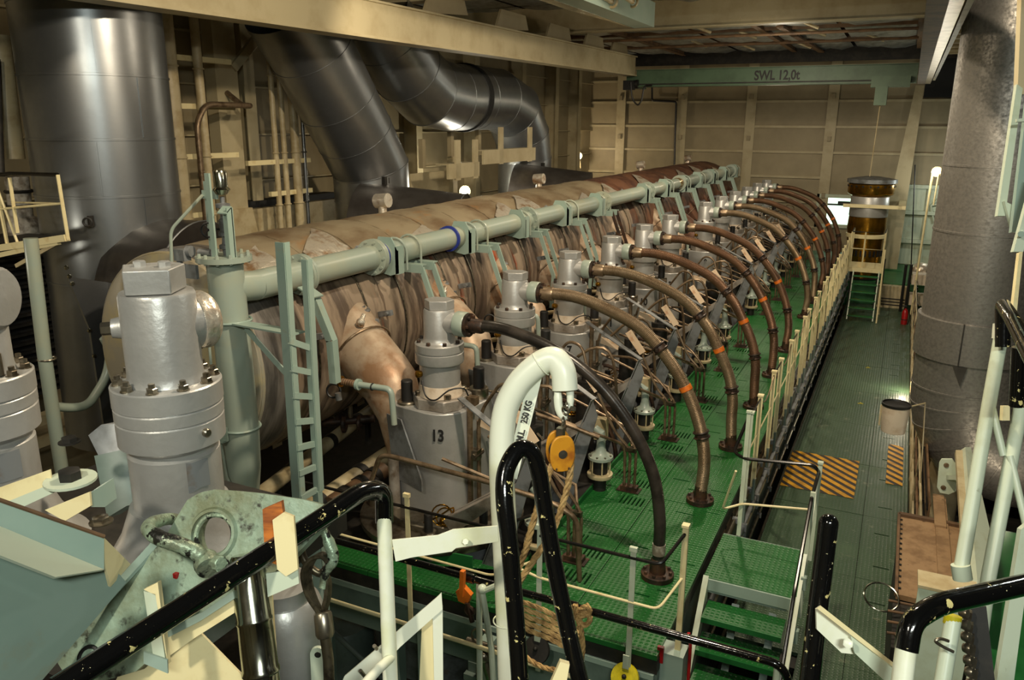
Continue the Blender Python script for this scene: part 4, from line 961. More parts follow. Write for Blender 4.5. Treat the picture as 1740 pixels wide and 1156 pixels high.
# clutter between heads: pumps, cross pipes and lines seen between the units
for i in range(12):
    y = yc[i]+.84 if i != 5 else yc[i]+1.4
    t = thing('fuel_line_cluster', 'dark oily valves and lines behind the cylinder head %s' % ORD[i], 'pipes', (-3.6, y, .2), 'oily line clusters between the heads')
    mb = MB().cyl((-3.3, y, -.4), (-3.3, y, .8), .12).cyl((-3.3, y, .8), (-3.3, y, .92), .15, n=8).cyl((-3.3, y, .92), (-3.3, y, 1.05), .06); mb.build('pump_barrel', 'dark', t)
    MB().lathe([(.10, 0), (.1, .05), (.05, .06), (.05, .16), (.08, .17), (.08, .22)], (-3.75, y, .55), (0, 0, 1), 12).lathe([(.05, 0), (.05, .4)], (-3.75, y, .1), (0, 0, 1), 10).build('valve', 'silverd', t)
    MB().tube([(-4.3, y-.1, .8), (-3.8, y-.1, .85), (-3.3, y+.05, 1.3), (-3.0, y+.1, 1.2), (-2.9, y+.1, .3)], .02, 7, smooth=4).build('line', 'tube', t)
    MB().tube([(-4.4, y+.05, .5), (-3.6, y, .6), (-3.0, y, .35), (-2.85, y, -.2)], .028, 7, smooth=4).build('line', 'flange', t)
    MB().tube([(-4.2, y+.1, 1.15), (-3.7, y+.1, 1.18), (-3.1, y-.1, .8)], .013, 6).build('line', 'steel', t)
    MB().tube([(-4.6, y-.12, 1.3), (-4.3, y-.1, 1.32), (-4.1, y-.1, .9), (-3.9, y-.05, .5)], .03, 8, smooth=4).build('line', 'creamg', t)
    MB().box((-3.05, y+.1, .45), (.16, .14, .3)).build('junction_block', 'flange', t); MB().box((-4.2, y+.05, .35), (.3, .2, .3)).build('junction_block', 'flange', t)
# engine top between units and left side underneath
MB
e = struct('floor', MB().bb(-5.6, -3.0, 5.7, 28, -.45, -.30), 'dark')
# long rods crossing low along the deck edge from the near units
for i, (pts, lb) in enumerate(((
    [(-4.25, 5.72, .72), (-4.14, 5.72, 1.0), (-3.95, 5.74, .99), (-2.97, 5.8, .91), (-2.45, 5.86, .82), (-2.22, 5.9, .7), (-2.18, 5.9, .1)], 'long oily steel rod crossing in front of the nearest cylinder head'),
    ([(-3.5, 7.35, 1.04), (-2.95, 7.4, .93), (-2.6, 7.5, .8)], 'short oily steel rod behind the white davit'),)):
    tag(MB().tube(fillet(pts, .09), .024, 10).build('steel_rod', 'tube'), lb, 'rod')
for i in range(2, 8):
    y = yc[i]-.1; tag(MB().tube([(-3.45, y-.1, .8), (-2.5, y-.02, .56)], .018, 8).build('steel_rod', 'tube'), 'straight thin steel rod leaning across at the cylinder head %s' % ORD[i], 'rod', 'thin rods across the heads')
# grab ring under ladder: big low pipes
pc = [((430, 850), (640, 690), .085, 'creamg', 'cream pipe with dark bands low behind the ladder, upper one'), ((470, 905), (700, 745), .11, 'creamg', 'grey and cream pipe low behind the ladder, lower one'), ((560, 860), (650, 800), .10, 'brown', 'brown pipe end beside the black handrail bend')]
for (a_, b_, r, m_, lb) in pc:
    A_ = on_z(a_[0], a_[1], .15); B_ = on_z(b_[0], b_[1], .15)
    t = thing('low_pipe', lb, 'pipe', A_)
    MB().tube([A_, B_], r, 16).build('pipe_body', m_, t)
    for f in (.15, .9):
        c_ = A_.lerp(B_, f); MB().bb(c_.x-.03, c_.x+.03, c_.y-.03, c_.y+.03, -.3 if c_.y > 5.75 else -2.3, c_.z).build('pipe_foot', 'dark', t)
    for f in (.25, .55, .8):
        c_ = A_.lerp(B_, f); MB().cyl(c_-(B_-A_).normalized()*.05, c_+(B_-A_).normalized()*.05, r+.012).build('dark_band', 'dark', t)
c_ = on_z(585, 720, .5)
t = thing('brass_valve_group', 'oily valve group with hand nuts low between ladder and branch', 'valve', c_)
MB().cyl(c_+Vector((-.25, -.1, 0)), c_+Vector((.3, .2, .05)), .05).ring(c_, (1, .5, 0), .09, .03, 12, 6).ring(c_+Vector((.15, .1, 0)), (1, .5, 0), .08, .025, 12, 6).box(c_+Vector((-.1, 0, .1)), (.12, .1, .1)).build('body', 'flange', t)
MB().tube([c_+Vector((-.1, 0, 0)), c_+Vector((-.12, -.1, .2)), c_+Vector((.05, -.1, .28))], .02, 8).cyl(c_+Vector((.1, 0, .1)), c_+Vector((.1, 0, .25)), .03).build('stem', 'steel', t)
# ================================================================== RAILINGS ROUND THE DECK
t = thing('deck_railing', 'long cream railing with chain top rail along the right edge of the green deck', 'railing', (-1.22, 17, 0))
XR = -1.23
ys_ = []
for k in range(11):
    for o in (0, .64): ys_.append(8.62+1.7*k+o)
for j, y in enumerate(ys_):
    MB().bb(XR-.028, XR+.028, y-.006, y+.006, -.25, .93).bb(XR-.028, XR-.018, y, y+.05, -.25, .93).bb(XR-.035, XR+.035, y-.02, y+.05, .93, .95).build('post', 'cream' if y > 9 else 'pale', t)
    MB().bb(XR, XR+.03, y-.04, y+.04, -.55, -.12).build('post_foot', 'greydeck', t)
for j in range(0, 22, 2):
    a_, b_ = ys_[j], ys_[j+1]
    MB().tube([(XR, a_, .90), (XR, b_, .90)], .011, 8).build('top_rail', 'cream' if j > 8 else 'blkplain', t)
    MB().tube(fillet([(XR, a_-.25 if j else a_, .46), (XR, b_+.25, .46)], .05), .009, 8).build('mid_rail', 'cream', t)
    if j < 20:
        c_ = ys_[j+2]; MB().tube([(XR, b_+(c_-b_)*u, .89-.16*math.sin(PI*u)) for u in [q/8 for q in range(9)]], .009, 6).build('slack_chain', 'tube', t)
        MB().tube([(XR, b_, .46), (XR, c_-.25, .46)], .009, 8).build('mid_rail', 'cream', t)
# pipe bundle and cable tray in the gap between deck and walkway
for i, (x, z, r, m_, lb) in enumerate(((-1.27, -.25, .022, 'steel', 'upper of the steel pipes in the gap beside the deck edge'), (-1.21, -.42, .03, 'grey', 'grey pipe below the railing feet beside the deck edge'), (-1.24, -.62, .03, 'creamg', 'cream pipe in the gap between deck and walkway'), (-1.20, -.85, .02, 'steel', 'lowest thin pipe in the gap between deck and walkway'))):
    tt = thing('gap_pipe', lb, 'pipe', (x, 17, z)); MB().tube([(x, 6.9, z), (x, 27.5, z)], r, 10).build('pipe_body', m_, tt)
    for k in range(24): MB().box((x+.01, 7.5+.85*k+i*.2, z), (r*2.8, .05, r*2.8)).build('pipe_clip', 'grey', tt)
t = thing('cable_tray', 'oily perforated tray along the outside of the engine deck', 'tray', (-1.28, 17, -.3))
MB().bb(-1.335, -1.325, 7.6, 28, -.55, -.03).build('tray_side', 'brownbox', t)
mb = MB()
for k in range(60): mb.box((-1.32, 7.8+.33*k, -.25), (.012, .05, .025)).box((-1.32, 7.9+.33*k, -.4), (.012, .06, .02))
mb.build('tray_bolts', 'dark', t, kind='stuff')
# front railing of the deck
t = thing('front_railing', 'cream posts with thin black top rail in front of the nearest cylinder head', 'railing', (-2.4, 5.25, 0))
YF = 5.25
zt = .92
for px, x in ((692, None), (918, None), (1078, None)):
    p = on_y(px, {692: 865, 918: 875, 1078: 912}[px], YF); f = MB().bb(p.x-.022, p.x+.022, YF-.006, YF+.006, -.42, zt-.02).bb(p.x-.03, p.x+.03, YF-.02, YF+.012, zt-.02, zt+.015)
    f.build('post', 'cream' if px == 692 else 'pale', t)
pts = [on_y(a_, b_, YF) for a_, b_ in ((655, 860), (800, 898), (812, 897), (840, 866))]
zr_ = .70
pL = on_y(692, 865, YF).x; pM = on_y(918, 875, YF).x; pR = on_y(1078, 912, YF).x; pE = -1.20
MB().tube(fillet([(pL-1.2, YF, .80), (pL, YF, .80), (pM-.42, YF, .80), (pM-.12, YF+.08, .95)], .08), .014, 8).build('top_rail', 'blkplain', t)
MB().tube(fillet([(pM, YF, .84), (pR, YF, .84), (-1.30, YF, .84), (-1.19, YF+.25, 1.0)], .06), .014, 8).build('top_rail', 'blkplain', t)
MB().tube(fillet([(pL-.9, YF, .36), (pM-.42, YF, .36), (pM-.12, YF+.1, .52)], .08), .011, 8).build('mid_rail', 'cream', t)
MB().tube(fillet([(pM-.2, YF, .50), (pM, YF, .46), (pR, YF, .46), (-1.30, YF, .46), (-1.19, YF+.25, .62)], .06), .011, 8).build('mid_rail', 'cream', t)
MB().bb(-1.21, -1.165, YF+.24, YF+.27, -.05, 1.06).bb(-1.215, -1.16, YF+.22, YF+.28, 1.06, 1.08).build('post', 'cream', t)
MB().bb(-1.33, -1.12, YF+.16, YF+.34, -2.0, -.02).build('corner_plate', 'mint', t)
for z in (-.35, -.75): MB().ring((-1.22, YF+.14, z), (0, 1, 0), .055, .009, 16, 6).build('corner_eye', 'mint', t)
MB().tube([(-1.12, YF+.3, .12), (-1.10, YF+.3, .02), (-1.1, YF+.32, -.5)], .014, 8).box((-1.30, YF+.16, -.04), (.05, .03, .14)).build('red_paint_edge', 'red', t)
for px, py, m_, lb in ((912, 1105, 'dark', 'round dark disc weight hanging at the foot of a front railing post'), (1062, 1152, 'yellow', 'round yellow disc weight at the foot of a front railing post')):
    c_ = on_y(px, py, YF-.03)
    s = thing('disc_weight', lb, 'disc', c_)
    MB().lathe([(.0, -.02), (.11, -.02), (.115, 0), (.11, .02), (.0, .02)], c_, (0, -1, .55), 26).build('disc', m_, s)
    MB().ball(c_+Vector((0, -.03, .03)), .02, 8).build('centre_bolt', 'dark', s)
    MB().bb(c_.x-.025, c_.x+.025, c_.y, c_.y+.01, c_.z+.08, c_.z+.2).build('hanger', 'pale', s)
# small green platform, stair and its rails
t = thing('stair_platform', 'small green checker-plate landing at the head of the steel stair', 'platform', (-.8, 7.0, 0))
MB().bb(-1.24, -.43, 6.63, 7.52, -.05, -.004).build('platform_plate', 'green', t)
MB().bb(-1.24, -.43, 6.61, 6.63, -.12, -.01).build('platform_edge', 'mint', t); MB().bb(-1.24, -.43, 7.52, 7.54, -.12, -.01).build('platform_edge', 'mint', t)
MB().bb(-1.2, -.5, 6.66, 6.7, -.17, -.12).build('cross_beam', 'mint', t)
st = thing('steel_stair', 'short steel stair with green checker treads descending toward the camera', 'stair', (-.8, 6, -1))
for s in (-1, 1):
    x = -.83+s*.36
    MB().prism([(x, 6.62, .02), (x, 6.62, -.22), (x, 5.02, -2.3), (x, 4.82, -2.3)], (.05 if s > 0 else -.05, 0, 0)).build('stringer', 'pale', st)
for k in range(7):
    z = -.20-.22*k; y = 6.50-.17*k
    MB().bb(-1.17, -.49, y-.20, y+.08, z-.012, z).build('tread', 'green', st)
    MB().bb(-1.17, -.49, y-.215, y-.2, z-.05, z).build('tread_nosing', 'greenp', st)
for x in (-1.0, -.65): MB().bar((x, 7.1, -.5), (x, 6.0, -2.2), .07, .02, (0, 1, 0)).build('back_brace', 'mint', st)
t = thing('stair_railing', 'cream posts with black rails round the stair landing', 'railing', (-.8, 7.5, 0))
MB().bb(-1.115, -1.075, 7.53, 7.55, 0, 1.32).bb(-1.12, -1.07, 7.52, 7.56, 1.32, 1.34).build('post', 'pale', t)
MB().bb(-.425, -.385, 7.53, 7.56, -.1, .92).bb(-.43, -.38, 7.52, 7.57, .92, .94).build('post', 'pale', t)
MB().bb(-.425, -.385, 6.9, 6.93, -.35, .90).build('post', 'pale', t)
MB().tube(fillet([(-1.12, 7.75, 1.22), (-1.22, 7.6, .86), (-1.1, 7.53, .84), (-.46, 7.53, .90), (-.41, 7.54, .84), (-.41, 6.9, .86), (-.42, 6.2, .30), (-.43, 5.4, -.8)], .06), .017, 8).build('hand_rail', 'blkplain', t)
MB().tube(fillet([(-1.12, 7.2, .84), (-1.25, 7.4, .32), (-1.08, 7.53, .36), (-.44, 7.53, .44)], .05), .012, 8).build('mid_rail', 'cream', t)
MB().bar((-.41, 7.5, .80), (-.41, 6.0, -.55), .03, .06).build('rail_flat', 'pale', t)
for y, z in ((6.75, .1), (6.45, -.25)): MB().box((-.39, y, z), (.05, .06, .12)).build('rail_lug', 'mint', t)

# lower guard rail between camera platform and engine
t = thing('lower_handrail', 'black chipped handrail crossing the lower middle of the picture', 'railing', (-2.2, 4.3, .95))
p0 = on_y(490, 902, 4.3); p1 = on_y(1330, 1132, 4.3)
MB().tube(fillet([(p0.x-.3, 4.3, .955), (p1.x, 4.3, .955), (p1.x+.06, 4.3, .80), (p1.x+.04, 4.3, -.2)], .09), .026, 12).build('rail', 'blk', t)
for px in (800, 973): c_ = on_y(px, 985 if px == 800 else 1040, 4.3); MB().cyl((c_.x-.05, 4.3, .955), (c_.x+.03, 4.3, .955), .036).build('rail_coupling', 'blk', t)
MB().tube([(p0.x-.3, 4.3, .42), (p1.x-.9, 4.3, .42)], .016, 8).build('mid_rail', 'cream', t)
for px in (812, 1330): x = on_y(px, 1050, 4.3).x; MB().tube([(x, 4.32, .93), (x, 4.32, -1.5)], .022, 10).build('post', 'pale', t)
s = on_y(815, 1000, 4.25)
tt = thing('folding_stay', 'pale folding stay with a rope hook under the black handrail', 'bracket', s)
MB().tube([s+Vector((.02, 0, -.02)), s+Vector((.09, 0, -.45)), s+Vector((.13, 0, -1.1))], .022, 8).tube([s+Vector((.02, 0, -.02)), s+Vector((.16, .0, .08))], .02, 8).ball(s+Vector((.02, 0, 0)), .035, 8).build('stay', 'pale', tt)
c_ = on_y(787, 1005, 4.22)
tt = thing('orange_clamp', 'small orange clamp hanging on the black handrail', 'clamp', c_)
MB().bar(c_+Vector((0, 0, .16)), c_+Vector((-.01, 0, -.04)), .035, .03).prism([c_+Vector((-.06, 0, -.02)), c_+Vector((0, 0, .03)), c_+Vector((.06, 0, -.02)), c_+Vector((.03, 0, -.1)), c_+Vector((-.04, 0, -.09))], (0, .04, 0)).build('clamp_body', 'orange', tt)
MB().cyl(c_+Vector((.03, 0, -.08)), c_+Vector((.07, 0, -.22)), .018).ring(c_+Vector((.05, 0, -.14)), (0, 1, 0), .03, .012, 12, 6).build('clamp_screw', 'flange', tt)

# ================================================================== FOREGROUND, LEFT
# spare valves standing on their stand
stz = 2.47
def spare(x, y, label, faces=1):
    t = thing('spare_exhaust_valve', label, 'valve', (x, y, stz), 'spare exhaust valves on the stand')
    P = lambda a_, b_, z: Vector((x+a_, y+b_, z))
    MB().lathe([(.30, 2.40), (.27, 2.43), (.215, 2.52), (.185, 2.60), (.175, 2.63)], P(0, 0, 0), (0, 0, 1), 48).build('bell_foot', 'silver', t)
    MB().lathe([(.160, 2.62), (.160, 2.84), (.148, 2.85), (.148, 2.87)], P(0, 0, 0), (0, 0, 1), 44).build('lower_body', 'silver', t)
    MB().lathe([(.150, 2.86), (.185, 2.885), (.186, 2.97), (.182, 2.975), (.187, 2.98), (.187, 3.02), (.183, 3.025), (.189, 3.03), (.189, 3.10), (.184, 3.105), (.13, 3.107)], P(0, 0, 0), (0, 0, 1), 56).build('main_flange', 'silver', t)
    for q in range(10):
        an = 2*PI*q/10+.25; c_ = P(math.cos(an)*.160, math.sin(an)*.160, 3.105)
        MB().lathe([(.022, 0), (.022, .004)], c_, (0, 0, 1), 14).nut(c_, (0, 0, 1), .019, .022).cyl(c_, c_+Vector((0, 0, .036)), .011, n=8).build('flange_nut', 'steel', t)
    MB().lathe([(.136, 3.107), (.130, 3.125), (.128, 3.14), (.128, 3.42), (.122, 3.432), (0, 3.435)], P(0, 0, 0), (0, 0, 1), 44).build('valve_body', 'silver', t)
    return t, P
t, P = spare(-2.315, 1.92, 'nearest large silver spare valve with a square cap, right one of the pair')
vx = (P(0, 0, 0)-CAM); vx.z = 0; vx.normalize(); sx_ = Vector((-vx.y, vx.x, 0))     # vx away from the viewer's platform
MB().prism([P(a_, b_, 3.435) for a_, b_ in ((-.12, -.03), (-.005, -.125), (.108, -.03), (.05, .09), (-.03, .10))], (0, 0, .085)).build('square_cap', 'silver', t, bevel=.004)
for a_, b_ in ((-.045, -.02), (.035, .015)): MB().nut(P(a_, b_, 3.52), (0, 0, 1), .022, .018).build('cap_bolt', 'silver', t)
pl_ = -(Vector((math.cos(YAW), math.sin(YAW), 0)))
c_ = P(0, 0, 3.30)+pl_*.118
MB().lathe([(.055, -.02), (.04, .02), (.034, .05)], c_, pl_-Vector((0, .5, 0)), 20).build('side_boss', 'silver', t)
MB().nut(c_+(pl_-Vector((0, .5, 0))).normalized()*.045, pl_-Vector((0, .5, 0)), .024, .04).build('hex_plug', 'steel', t)
c_ = P(0, 0, 3.30); ax = Vector((math.cos(YAW), math.sin(YAW), 0))*.62+Vector((-.34, .7, 0))
MB().lathe([(.115, .03), (.10, .10), (.10, .14)], c_, ax, 28).build('side_port', 'silver', t)
random.seed(3)
MB().lathe([(.105+random.uniform(-.006, .008), .12+.012*q) for q in range(6)]+[(.09, .19), (0, .19)], c_, ax, 22).build('plastic_wrap', 'foil', t)
MB().lathe([(.012, 0), (.010, .02)], c_+Vector((.02, -.135, -.25)), (0, -1, 0), 10).build('small_plug', 'steel', t)
tp2 = P(.085, -.085, 0)
an0 = -.50
tpz = [(an0+k*.13, z) for k in range(5) for z in (2.72, 2.83)]
vs = [P(math.cos(a_)*.163, math.sin(a_)*.163, z+.01*random.random()) for a_, z in tpz]
MB().add(vs, [(2*k, 2*k+2, 2*k+3, 2*k+1) for k in range(4)]).build('tape_patch', 'grey', t)
MB().lathe([(.016, 0), (.016, .012), (.012, .016)], P(math.cos(-.08)*.186, math.sin(-.08)*.186, 2.94), (math.cos(-.08), math.sin(-.08), 0), 14).build('side_plug', 'steel', t)
t, P = spare(-3.005, 1.66, 'silver spare valve with a round side port at the left edge of the picture')
MB().tube([P(0, 0, 3.35), P(0, 0, 3.44), P(.02, -.02, 3.47)], [.14, .13, .10], 32).build('dome', 'silver', t)
MB().lathe([(.115, 0), (.112, .14), (.10, .155), (.0, .16)], P(0, 0, 3.39), (.8, .35, 0), 32).build('side_port', 'silver', t)
MB().add([P(math.cos(a_)*.163, math.sin(a_)*.163, z) for a_ in (-.55, -.35, -.1, .1) for z in (2.72, 2.83)], [(2*k, 2*k+2, 2*k+3, 2*k+1) for k in range(3)]).build('tape_patch', 'grey', t)
MB().tube([P(.10, -.05, 3.16), P(.11, -.05, 3.26), P(.13, -.04, 3.27)], .01, 8).cyl(P(.15, .0, 3.12), P(.15, 0, 3.2), .014).build('stud', 'steel', t)
# the stand
t = thing('valve_stand', 'dark steel stand with cream angles under the silver spare valves', 'stand', (-2.7, 1.7, 2.4))
MB().bb(-3.4, -2.0, 1.25, 2.5, 2.30, 2.385).build('stand_top', 'dark', t)
MB().bb(-3.35, -2.15, 1.3, 2.4, 2.1, 2.3).build('stand_frame', 'silver', t)
for x in (-3.3, -2.1):
    for y in (1.35, 2.35): MB().bb(x-.04, x+.04, y-.04, y+.04, -2.3, 2.3).build('leg', 'mint', t)
D_ = 2.6
def plate3(pxs, D, th, name, m_, par, bevel=0):
    """Flat steel plate cut to shape; corners given with their own distances."""
    pts = [at(p[0], p[1], p[2] if len(p) > 2 else D) for p in pxs]
    n = (pts[1]-pts[0]).cross(pts[2]-pts[0]).normalized()
    if n.dot(CAM-pts[0]) > 0: n = -n
    return MB().prism(pts, n*th).build(name, m_, par, bevel=bevel)
plate3([(-10, 832), (85, 798), (88, 822), (-10, 862)], 2.45, .006, 'cream_angle', 'cream', t)
plate3([(-10, 862), (88, 822), (112, 828), (0, 880)], 2.42, .006, 'cream_angle', 'pale', t)
plate3([(76, 867), (152, 836), (154, 860), (110, 886)], 2.42, .01, 'cream_angle', 'cream', t)
c_ = at(120, 818, 2.45); MB().lathe([(.075, 0), (.075, .008)], c_, (0, 0, 1), 24).build('round_washer', 'pale', t)
MB().nut(c_+Vector((0, 0, .008)), (0, 0, 1), .034, .03).build('stand_nut', 'dark', t)
c_ = at(172, 888, 2.5); MB().lathe([(.036, 0), (.036, .004)], c_, (0, 0, 1), 18).nut(c_, (0, 0, 1), .026, .02).build('stand_nut', 'steel', t)
c_ = at(118, 752, 2.75); MB().lathe([(.036, 0), (.036, .004)], c_, (0, 0, 1), 18).nut(c_, (0, 0, 1), .026, .02).build('stand_nut', 'dark', t)
MB().prism([at(150, 740, 3.1), at(172, 722, 3.1), at(205, 720, 3.1), at(208, 790, 3.05), at(180, 800, 3.05)], (.02, .04, 0)).build('bracket_plate', 'grey', t)
MB().prism([at(160, 775, 3.05), at(205, 765, 3.05), at(215, 860, 3.0), at(182, 880, 3.0)], (.02, .04, 0)).build('bracket_plate', 'greydeck', t)
MB().prism([at(152, 838, 2.45), at(172, 827, 2.5), at(178, 862, 2.5), at(155, 862, 2.45)], (-.02, .06, 0)).build('end_block', 'mint', t)

# grey-mint enclosure, bottom left
t = thing('guard_casing', 'pale mint folded steel guard filling the bottom left corner', 'guard', at(60, 1000, 1.8))
plate3([(-20, 842, 1.75), (177, 912, 1.95), (177, 970, 1.95), (-20, 888, 1.75)], 0, .006, 'upper_band', 'mint', t)
plate3([(-20, 886, 1.74), (177, 968, 1.94), (94, 981, 1.78), (-20, 936, 1.62)], 0, .006, 'ledge', 'pale', t)
plate3([(-20, 932, 1.80), (100, 978, 1.93), (188, 960, 2.02), (215, 990, 2.05), (60, 1170, 2.02), (-20, 1170, 1.8)], 0, .006, 'front_sheet', 'mint', t)
plate3([(175, 912, 1.95), (222, 959, 2.08), (188, 998, 2.02), (180, 965, 1.96)], 0, .008, 'corner_gusset', 'cream', t)
MB().tube([at(-20, 843, 1.75), at(177, 912, 1.95)], .005, 6).build('rolled_edge', 'brown', t)

# lifting plate with round hole
t = thing('lifting_plate', 'worn mint lifting plate with a round eye, leaning at the bottom left', 'lifting gear', at(300, 980, 2.2))
LN = Vector((.22, -.86, .46)).normalized()
def Lp(a_, b_): 
    # the plate lies in one tilted plane
    o = at(365, 911, 2.2); n = LN; v = ray(a_, b_); return CAM+v*((o-CAM).dot(n)/v.dot(n))
outl = [(88, 1124), (150, 1058), (215, 988), (280, 914), (300, 880), (318, 850), (340, 837), (365, 832), (400, 834), (440, 838), (500, 847), (553, 855), (562, 882), (500, 946), (420, 1008), (330, 1060), (262, 1110), (215, 1158), (110, 1158)]
hc = Vector((365, 910)); n = 48; oo = []; hh = []
for k in range(n):
    an = 2*PI*k/n; d2_ = Vector((math.cos(an), math.sin(an))); best = None
    for i in range(len(outl)):
        a_, b_ = Vector(outl[i]), Vector(outl[(i+1) % len(outl)]); e = b_-a_; den = d2_.x*e.y-d2_.y*e.x
        if abs(den) < 1e-9: continue
        r_ = ((a_.x-hc.x)*e.y-(a_.y-hc.y)*e.x)/den; s_ = ((a_.x-hc.x)*d2_.y-(a_.y-hc.y)*d2_.x)/den
        if r_ > 0 and -1e-6 <= s_ <= 1+1e-6 and (best is None or r_ > best): best = r_
    oo.append(Lp(*(hc+d2_*best))); hh.append(Lp(hc.x+math.cos(an)*29, hc.y+math.sin(an)*38))
th = -LN*.035
vs = oo+hh+[p+th for p in oo]+[p+th for p in hh]; fs = []
for k in range(n):
    k2 = (k+1) % n; fs += [(k, k2, n+k2, n+k), (2*n+k2, 2*n+k, 3*n+k, 3*n+k2), (k2, k, 2*n+k, 2*n+k2), (n+k, n+k2, 3*n+k2, 3*n+k)]
MB().add(vs, fs).build('plate', 'mintw', t)
MB().ring(Lp(365, 910)+LN*.0, LN, .056, .008, 40, 8).build('eye_ring', 'mintscr', t)
MB().lathe([(.074, 0), (.068, .010), (.060, .010)], Lp(362, 908), LN, 40, cap=False).build('eye_boss', 'mintw', t)
MB().ring(Lp(152, 1120), LN, .032, .006, 24, 6).build('small_eye', 'cable', t)
plate3([(88, 1124, 2.1), (280, 914, 2.24), (272, 905, 2.26), (84, 1112, 2.12)], 0, .01, 'plate_edge', 'mint', t)
MB().box(Lp(300, 978)+LN*.002, (.012, .012, .014)).build('red_mark', 'red', t)
# shackle through the eye
t = thing('bow_shackle', 'heavy chipped mint bow shackle lying over the lifting plate', 'shackle', at(320, 930, 2.12))
MB().tube([at(a_, b_, D) for a_, b_, D in ((340, 918, 2.30), (300, 884, 2.28), (262, 888, 2.16), (252, 900, 2.10), (272, 915, 2.06), (305, 926, 2.06), (335, 940, 2.07), (348, 958, 2.08))], [.016, .017, .018, .019, .020, .021, .021, .020], 12, smooth=5).build('bow', 'mintscr', t)
e_ = at(352, 958, 2.08)
MB().lathe([(.031, -.02), (.034, 0), (.031, .02)], e_, (.8, -.5, -.2), 20).build('shackle_eye', 'mintscr', t)
MB().tube([at(338, 950, 2.1), at(375, 957, 2.05)], .013, 12).nut(at(368, 956, 2.05), at(375, 957, 2.05)-at(338, 950, 2.1), .02, .02).ring(at(378, 962, 2.05), (.6, -.4, .3), .015, .005, 14, 6).build('shackle_pin', 'mintscr', t)
# brackets on the lifting plate
t = thing('white_angle_bracket', 'pale mint and cream angle bracket standing on the lifting plate', 'bracket', at(265, 1060, 2.0))
plate3([(244, 1005), (264, 1010), (284, 1143), (262, 1128)], 2.02, .006, 'angle_face', 'pale', t)
plate3([(244, 1002), (268, 990), (285, 1130), (264, 1012)], 2.02, .02, 'angle_face', 'cream', t)
plate3([(244, 1108), (284, 1122), (285, 1145), (244, 1128)], 2.0, .006, 'foot', 'mint', t)
t = thing('wood_packing_bracket', 'orange wooden packing held by a cream angle bracket', 'bracket', at(475, 920, 2.15))
plate3([(446, 866), (478, 852), (482, 880), (474, 962), (450, 952)], 2.02, .02, 'wood_block', 'wood', t)
plate3([(463, 884), (482, 871), (499, 878), (506, 968), (486, 980), (471, 968)], 1.98, .012, 'angle_face', 'cream', t)
plate3([(452, 975), (506, 968), (508, 992), (455, 1015)], 2.0, .008, 'foot', 'pale', t)
t = thing('cream_plates', 'cream steel plates and ledge behind the polished pin', 'bracket', at(330, 1060, 2.2))
plate3([(283, 1075), (340, 1050), (398, 1012), (398, 1042), (330, 1085), (284, 1118)], 2.12, .01, 'ledge_plate', 'cream', t)
plate3([(284, 1070), (345, 1040), (396, 1005), (398, 1018), (340, 1056), (283, 1085)], 2.10, .01, 'ledge_top', 'mint', t)
plate3([(210, 1130), (300, 1105), (342, 1078), (432, 1170), (190, 1170)], 2.2, .01, 'gusset', 'cream', t)
plate3([(455, 1010), (462, 1010), (472, 1156), (462, 1156)], 2.3, .01, 'upright', 'cream', t)
# polished pin
t = thing('polished_pin', 'large polished steel pin standing below the black handrail', 'pin', at(430, 1050, 2.15))
pa, pb = at(417, 942, 2.15), at(447, 1170, 2.12)
axp = (pb-pa).normalized(); Lp_ = (pb-pa).length
MB().lathe([(.0, -.002), (.036, 0), (.040, .006), (.040, .03), (.043, .04), (.046, .17), (.048, .174), (.048, .18), (.046, .184), (.047, .30), (.05, .305), (.05, .315), (.046, .32), (.046, Lp_)], pa, axp, 40).build('pin_body', 'chrome', t)
t = thing('spare_bell_housing', 'big dull silver curved housing behind the polished pin at the bottom', 'housing', at(470, 1080, 2.55))
pc_ = at(478, 990, 2.62)
MB().lathe([(.10, 0), (.10, -.05)], pc_, (0, 0, 1), 40).build('neck', 'silver', t)
MB().lathe([(.105, -.05), (.12, -.07), (.135, -.12), (.138, -.30), (.12, -.36), (.11, -.5)], pc_, (0, 0, 1), 40).build('shell', 'silver', t)
for px in (455, 470): MB().cyl(at(px, 960, 2.52), at(px+2, 1005, 2.5), .007).build('bolt', 'brown', t)
t = thing('lug_plate', 'small pale lug plate with a hole at the bottom beside the wire sling', 'bracket', at(540, 1120, 2.5))
lc = at(540, 1113, 2.45); mb = MB(); R3 = Vector((math.cos(YAW), math.sin(YAW), 0)); N3 = Vector((-R3.y, R3.x, 0))
prof = [lc+R3*(.024*math.cos(a_))+Vector((0, 0, .024*math.sin(a_))) for a_ in [PI*k/12 for k in range(13)]]; hol = [lc+R3*(.010*math.cos(a_))+Vector((0, 0, .010*math.sin(a_))) for a_ in [PI*k/12 for k in range(13)]]
vs = prof+hol; vs += [v+N3*.012 for v in vs]; fs = []
for k in range(12): fs += [(k, k+1, 14+k, 13+k), (26+k+1, 26+k, 39+k, 39+k+1), (k+1, k, 26+k, 27+k), (13+k, 14+k, 40+k, 39+k)]
mb.add(vs, fs); mb.prism([lc-R3*.024, lc+R3*.024, lc+R3*.028-Vector((0, 0, .12)), lc-R3*.026-Vector((0, 0, .12))], N3*.012)
hb_ = [lc+R3*(.010*math.cos(a_))-Vector((0, 0, .010*math.sin(a_))) for a_ in [PI*k/8 for k in range(9)]]
mb.build('plate', 'pale', t)
MB().prism([v-N3*.001 for v in hol[:13]]+[v-N3*.001 for v in hb_[7:0:-1]], -N3*.001).build('hole_shadow_disc', 'dark', t)
